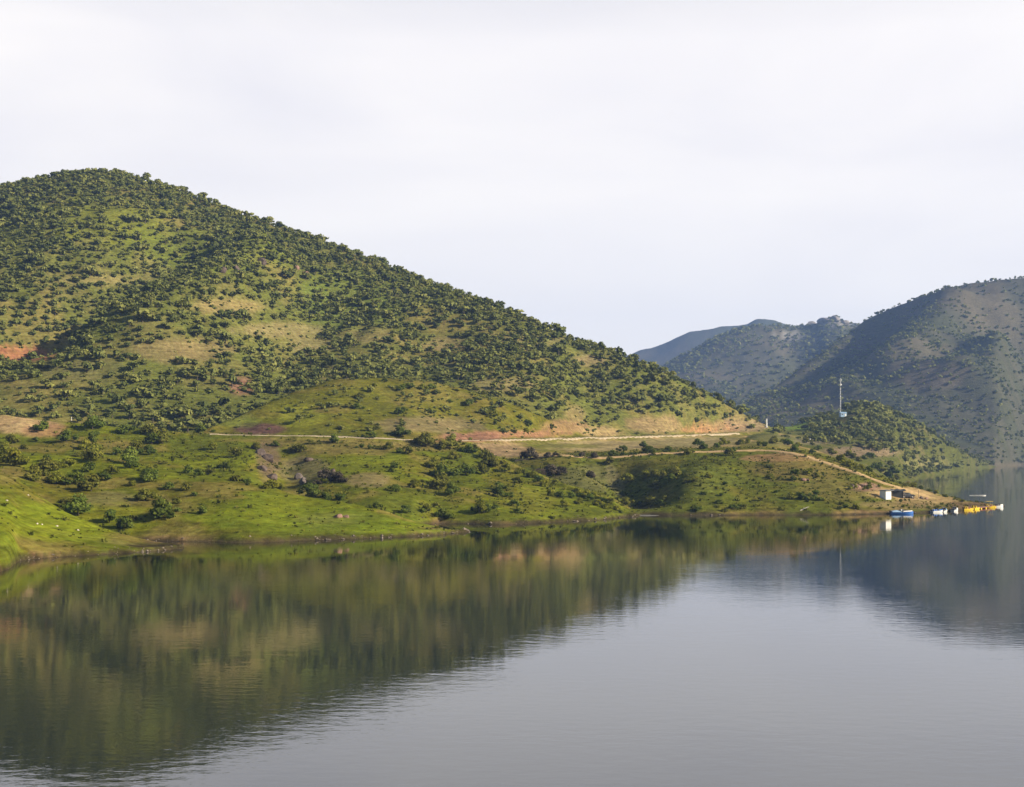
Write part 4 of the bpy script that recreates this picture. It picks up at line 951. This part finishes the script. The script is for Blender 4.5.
# ------------------------------------------------------------------ boats
def hull_rings(L, B, Hf, keel=-.25, sheer=.25, n=12):
    rings = []
    for i in range(n + 1):
        a = i / n; x = -L/2 + L * a
        w = B/2 * (1 - max(0, (a - .5) / .5) ** 2.2) * (.86 + .14 * min(1, a / .3)); w = max(w, .015)
        top = Hf + sheer * a ** 2; k = keel * (1 - max(0, (a - .7) / .3) ** 2 * .9)
        rings.append([(x, -w, top), (x, -w * .96, top - .10), (x, -w * .72, k * .3), (x, 0, k), (x, w * .72, k * .3), (x, w * .96, top - .10), (x, w, top), (x, w * .86, top), (x, w * .82, top - .08), (x, 0, top - .06 ), (x, -w * .82, top - .08), (x, -w * .86, top)])
    return rings
def motorboat(u, v, rz, L, label, hullm, deckm, cover=None, group='boats moored at the promontory'):
    t = thing('motorboat', label, 'boat', on_water(u, v), rz, group)
    B = L * .36
    MB().loft(hull_rings(L, B, .40)).build('hull', hullm, t)
    rings = []
    for i in range(8):
        a = .50 + .45 * i / 7; x = -L/2 + L * a; w = B/2 * (1 - ((a - .5) / .5) ** 2.2) * .8; zt = .5 + .25 * a * a
        rings.append([(x, -w, zt - .05), (x, -w * .6, zt + .14), (x, w * .6, zt + .14), (x, w, zt - .05)])
    MB().loft(rings).build('foredeck', deckm, t)
    MB().loft([[(-.05 * L, -B * .36, .62), (.06 * L, -B * .30, .64), (.12 * L, 0, .66), (.06 * L, B * .30, .64), (-.05 * L, B * .36, .62)],
               [(-.10 * L, -B * .33, 1.12), (-.02 * L, -B * .25, 1.14), (.02 * L, 0, 1.15), (-.02 * L, B * .25, 1.14), (-.10 * L, B * .33, 1.12)]]).build('windscreen', GLASS, t)
    if cover:
        rr_ = []
        for i in range(7):
            a = i / 6; x = -L * .46 + L * .42 * a; w = B * .44; hz = .60 + .22 * math.sin(a * math.pi * .9 + .2)
            rr_.append([(x, -w, .48), (x, -w * .6, hz), (x, 0, hz + .12), (x, w * .6, hz), (x, w, .48)])
        MB().loft(rr_).build('boat_cover', cover, t)
    else:
        for s in (-1, 1): MB().box((-.2 * L, s * B * .2, .62), (.5, .45, .36), bev=.05).build('seat', deckm, t)
        MB().box((-.38 * L, 0, .60), (.5, B * .7, .3), bev=.05).build('rear_bench', deckm, t)
    e = MB().box((-L/2 - .12, 0, .62), (.3, .32, .5), bev=.08).build('outboard_motor', DARK, t)
    MB().bar((-L/2 - .14, 0, .5), (-L/2 - .16, 0, -.35), .06, .04).build('shaft', DARK, e)
motorboat(902, 513.2, .06, 5.8, 'blue motorboat with white foredeck moored below the white hut', BLUE, WHITE, LBLUE)
motorboat(937.5, 511.6, .5, 3.9, 'white motorboat with blue foredeck nearest the blue boat', WHITE, BLUE)
motorboat(944, 509.8, 1.0, 4.2, 'white motorboat with blue cover between two white boats', WHITE, LBLUE, DARK)
motorboat(955, 508.6, .9, 3.6, 'small white motorboat with dark cover beside the yellow pedal boats', WHITE, WHITE, DARK)
def skiff():
    Y = F * H0 / 45.6
    t = thing('rowing_skiff', 'low white skiff alone on open water beyond the promontory', 'boat', ((978 - U0) * Y / F, Y, 0), .03)
    MB().loft(hull_rings(5.6, 1.3, .15, -.14, .08)).build('hull', WHITE, t)
    for x in (-1.3, .2, 1.4): MB().box((x, 0, .15), (.28, 1.0, .05)).build('thwart', WOODM, t)
skiff()

def pedalo(u, v, rz, label, main, second, canopy=False):
    t = thing('pedal_boat', label, 'pedal boat', on_water(u, v), rz, 'pedal boats moored at the promontory')
    L_ = 2.9
    for s in (-1, 1):
        rings = []
        for i in range(9):
            a = i / 8; x = -L_/2 + L_ * a; w = .26 * math.sin(math.pi * (.12 + .80 * a)) ** .5; up = .22 * max(0, a - .65) / .35
            rings.append([(x, s * .52 - w, .30 + up), (x, s * .52 - w * .8, -.12 + up), (x, s * .52 + w * .8, -.12 + up), (x, s * .52 + w, .30 + up), (x, s * .52, .40 + up)])
        MB().loft(rings).build('pontoon', main, t)
    MB().box((0, 0, .36), (1.9, .75, .12), bev=.04).build('deck', second, t)
    for s in (-1, 1):
        st = MB().box((-.35, s * .38, .58), (.5, .5, .16), bev=.05).build('seat', main, t)
        MB().box((-.62, s * .38, .88), (.12, .5, .55), bev=.05, ry=-.2).build('backrest', main, st)
    MB().box((.62, 0, .56), (.45, .6, .34), bev=.08, taper=.7).build('pedal_housing', second, t)
    if canopy:
        for sx in (-.8, .7):
            for s in (-1, 1): MB().bar((sx, s * .6, .4), (sx, s * .6, 1.75), .025).build('canopy_post', GREY, t)
        MB().box((-.05, 0, 1.79), (1.9, 1.5, .07), bev=.03).build('canopy', main, t)
pedalo(967.5, 508.8, .3, 'yellow pedal boat with red deck beside the small white motorboat', YELLOW, REDP)
pedalo(975, 508.7, .8, 'yellow pedal boat moored at the inner end of the jetty', YELLOW, YELLOW)
pedalo(989, 506.6, .1, 'yellow pedal boat with canopy alongside the outer jetty', YELLOW, REDP, True)
motorboat(999.5, 507.2, .25, 2.3, 'white motorboat with dark motor at the very tip of the jetty', WHITE, WHITE, DARK)

def jetty():
    x0, y0, _ = on_water(977, 507.8); x1, y1, _ = on_water(996, 507.0)
    t = thing('floating_jetty', 'low floating jetty with yellow floats off the promontory tip', 'jetty', (x0, y0, 0), math.atan2(y1 - y0, x1 - x0))
    L_ = math.hypot(x1 - x0, y1 - y0)
    mb = MB(); n = 18
    for k in range(n): mb.box(((k + .5) * L_ / n, 0, .44), (L_ / n - .03, 1.3, .06))
    mb.build('deck_planks', WOODM, t)
    MB().box((L_/2, -.55, .34), (L_, .1, .14)).box((L_/2, .55, .34), (L_, .1, .14)).build('stringers', REDP, t)
    for k in range(4):
        MB().box((L_ * (k + .5) / 4, 0, .12), (1.0, 1.15, .3), bev=.06).build('float', YELLOW, t)
jetty()
def sandbar():
    x0, y0, _ = on_water(646, 513.8)
    mb = MB(); rings = []
    for i in range(15):
        a = i / 14 * 2 - 1; x = a * 3.2; w = .55 * math.sqrt(max(0, 1 - a * a)) + .04; h = .16 * (1 - a * a) + .02 + .02 * math.sin(i * 2.3)
        rings.append([(x, -w, -.3), (x, -w * .8, .02), (x, -w * .2, h), (x, w * .5, h * .8), (x, w, -.3)])
    o = mb.loft(rings).build('mud_bar', simple('pale_mud', (.15, .14, .125), .6, .15, 2), None, (x0, y0, 0)); tag(o, kind='structure')
sandbar()

# ------------------------------------------------------------------ haze, sky, sun, camera
def haze():
    mb = MB(); mb.box((650, 2320, 245), (9000, 5350, 511))
    m = bpy.data.materials.new('haze'); m.use_nodes = True; nt = m.node_tree
    for n in list(nt.nodes): nt.nodes.remove(n)
    out = nt.nodes.new('ShaderNodeOutputMaterial'); pv = nt.nodes.new('ShaderNodeVolumePrincipled')
    pv.inputs['Color'].default_value = (.33, .52, 1.0, 1); pv.inputs['Density'].default_value = HAZE; pv.inputs['Anisotropy'].default_value = .1
    nt.links.new(pv.outputs[0], out.inputs['Volume'])
    o = mb.build('haze', m); tag(o, 'thin bluish haze filling the air over the lake', 'haze', kind='stuff')
HAZE = 0.00012
haze()

SUN_AZ, SUN_EL = math.radians(70), math.radians(24)      # azimuth measured from behind the viewer towards the viewer's right hand
sd = Vector((math.sin(SUN_AZ) * math.cos(SUN_EL), -math.cos(SUN_AZ) * math.cos(SUN_EL), math.sin(SUN_EL)))
ld = bpy.data.lights.new('sun', 'SUN'); ld.energy = 5.0; ld.angle = math.radians(.6); ld.color = (1.0, .89, .70)
lo = bpy.data.objects.new('sun', ld); COL.objects.link(lo); lo.rotation_euler = sd.to_track_quat('Z', 'Y').to_euler(); lo.location = (200, -200, 300)

w = bpy.data.worlds.new('World'); scene.world = w; w.use_nodes = True
nt = w.node_tree; L = nt.links.new
bg = nt.nodes['Background']; bg.inputs['Strength'].default_value = .05
sky = nt.nodes.new('ShaderNodeTexSky'); sky.sky_type = 'NISHITA'; sky.sun_disc = False; sky.sun_elevation = SUN_EL
sky.sun_rotation = math.atan2(sd.x, sd.y)
sky.air_density = 1.0; sky.dust_density = 1.6; sky.ozone_density = 1.0
tc = nt.nodes.new('ShaderNodeTexCoord'); sep = nt.nodes.new('ShaderNodeSeparateXYZ'); L(tc.outputs['Generated'], sep.inputs[0])
mp = nt.nodes.new('ShaderNodeMapping'); mp.inputs['Scale'].default_value = (1.6, 1.6, 6.5); L(tc.outputs['Generated'], mp.inputs['Vector'])
cn = nt.nodes.new('ShaderNodeTexNoise'); cn.inputs['Scale'].default_value = 1.5; cn.inputs['Detail'].default_value = 6; cn.inputs['Roughness'].default_value = .5; cn.inputs['Distortion'].default_value = .4; L(mp.outputs[0], cn.inputs['Vector'])
# thin high cloud: thick towards the horizon in front, thinning overhead
el = nt.nodes.new('ShaderNodeMapRange'); el.inputs['From Min'].default_value = .28; el.inputs['From Max'].default_value = .52; el.inputs['To Min'].default_value = .98; el.inputs['To Max'].default_value = .03; L(sep.outputs['Z'], el.inputs['Value'])
cm = nt.nodes.new('ShaderNodeMapRange'); cm.inputs['From Min'].default_value = .30; cm.inputs['From Max'].default_value = .70; cm.inputs['To Min'].default_value = 0; cm.inputs['To Max'].default_value = 1; L(cn.outputs['Fac'], cm.inputs['Value'])
cr = nt.nodes.new('ShaderNodeMix'); cr.data_type = 'RGBA'; cr.inputs['A'].default_value = (11.3, 10.95, 11.3, 1); cr.inputs['B'].default_value = (13.9, 13.2, 12.5, 1); L(cm.outputs[0], cr.inputs['Factor'])
mx = nt.nodes.new('ShaderNodeMix'); mx.data_type = 'RGBA'; ahead = nt.nodes.new('ShaderNodeMapRange'); ahead.interpolation_type = 'SMOOTHSTEP'; ahead.inputs['From Min'].default_value = -.25; ahead.inputs['From Max'].default_value = .5; L(sep.outputs['Y'], ahead.inputs['Value'])
em = nt.nodes.new('ShaderNodeMath'); em.operation = 'MULTIPLY'; L(el.outputs[0], em.inputs[0]); L(ahead.outputs[0], em.inputs[1])
L(em.outputs[0], mx.inputs['Factor']); L(sky.outputs[0], mx.inputs['A'])
low = nt.nodes.new('ShaderNodeMapRange'); low.inputs['From Min'].default_value = .02; low.inputs['From Max'].default_value = .20; low.inputs['To Min'].default_value = .9; low.inputs['To Max'].default_value = 0; L(sep.outputs['Z'], low.inputs['Value'])
lm = nt.nodes.new('ShaderNodeMix'); lm.data_type = 'RGBA'; lm.inputs['B'].default_value = (15.2, 14.4, 13.2, 1); L(low.outputs[0], lm.inputs['Factor']); L(cr.outputs['Result'], lm.inputs['A'])
L(lm.outputs['Result'], mx.inputs['B'])
L(mx.outputs['Result'], bg.inputs['Color'])

cd = bpy.data.cameras.new('camera'); cam = bpy.data.objects.new('camera', cd); COL.objects.link(cam)
cam.location = (0, 0, H0); cam.rotation_euler = (math.pi / 2, 0, 0)
cd.sensor_width = 36; cd.lens = 36 * F / 1024; cd.clip_start = .5; cd.clip_end = 20000
cd.shift_x = 0; cd.shift_y = (V0 - 393.5) / 1024
scene.camera = cam

scene.view_settings.view_transform = 'Standard'; scene.view_settings.look = 'None'; scene.view_settings.exposure = .80; scene.view_settings.gamma = 1
scene.view_settings.use_curve_mapping = False
scene.render.engine = 'CYCLES'
cy = scene.cycles
cy.max_bounces = 6; cy.diffuse_bounces = 2; cy.glossy_bounces = 3; cy.transmission_bounces = 2; cy.transparent_max_bounces = 4; cy.volume_bounces = 1
cy.use_denoising = True
try: cy.denoiser = 'OPENIMAGEDENOISE'
except Exception: pass
cy.caustics_reflective = False; cy.caustics_refractive = False
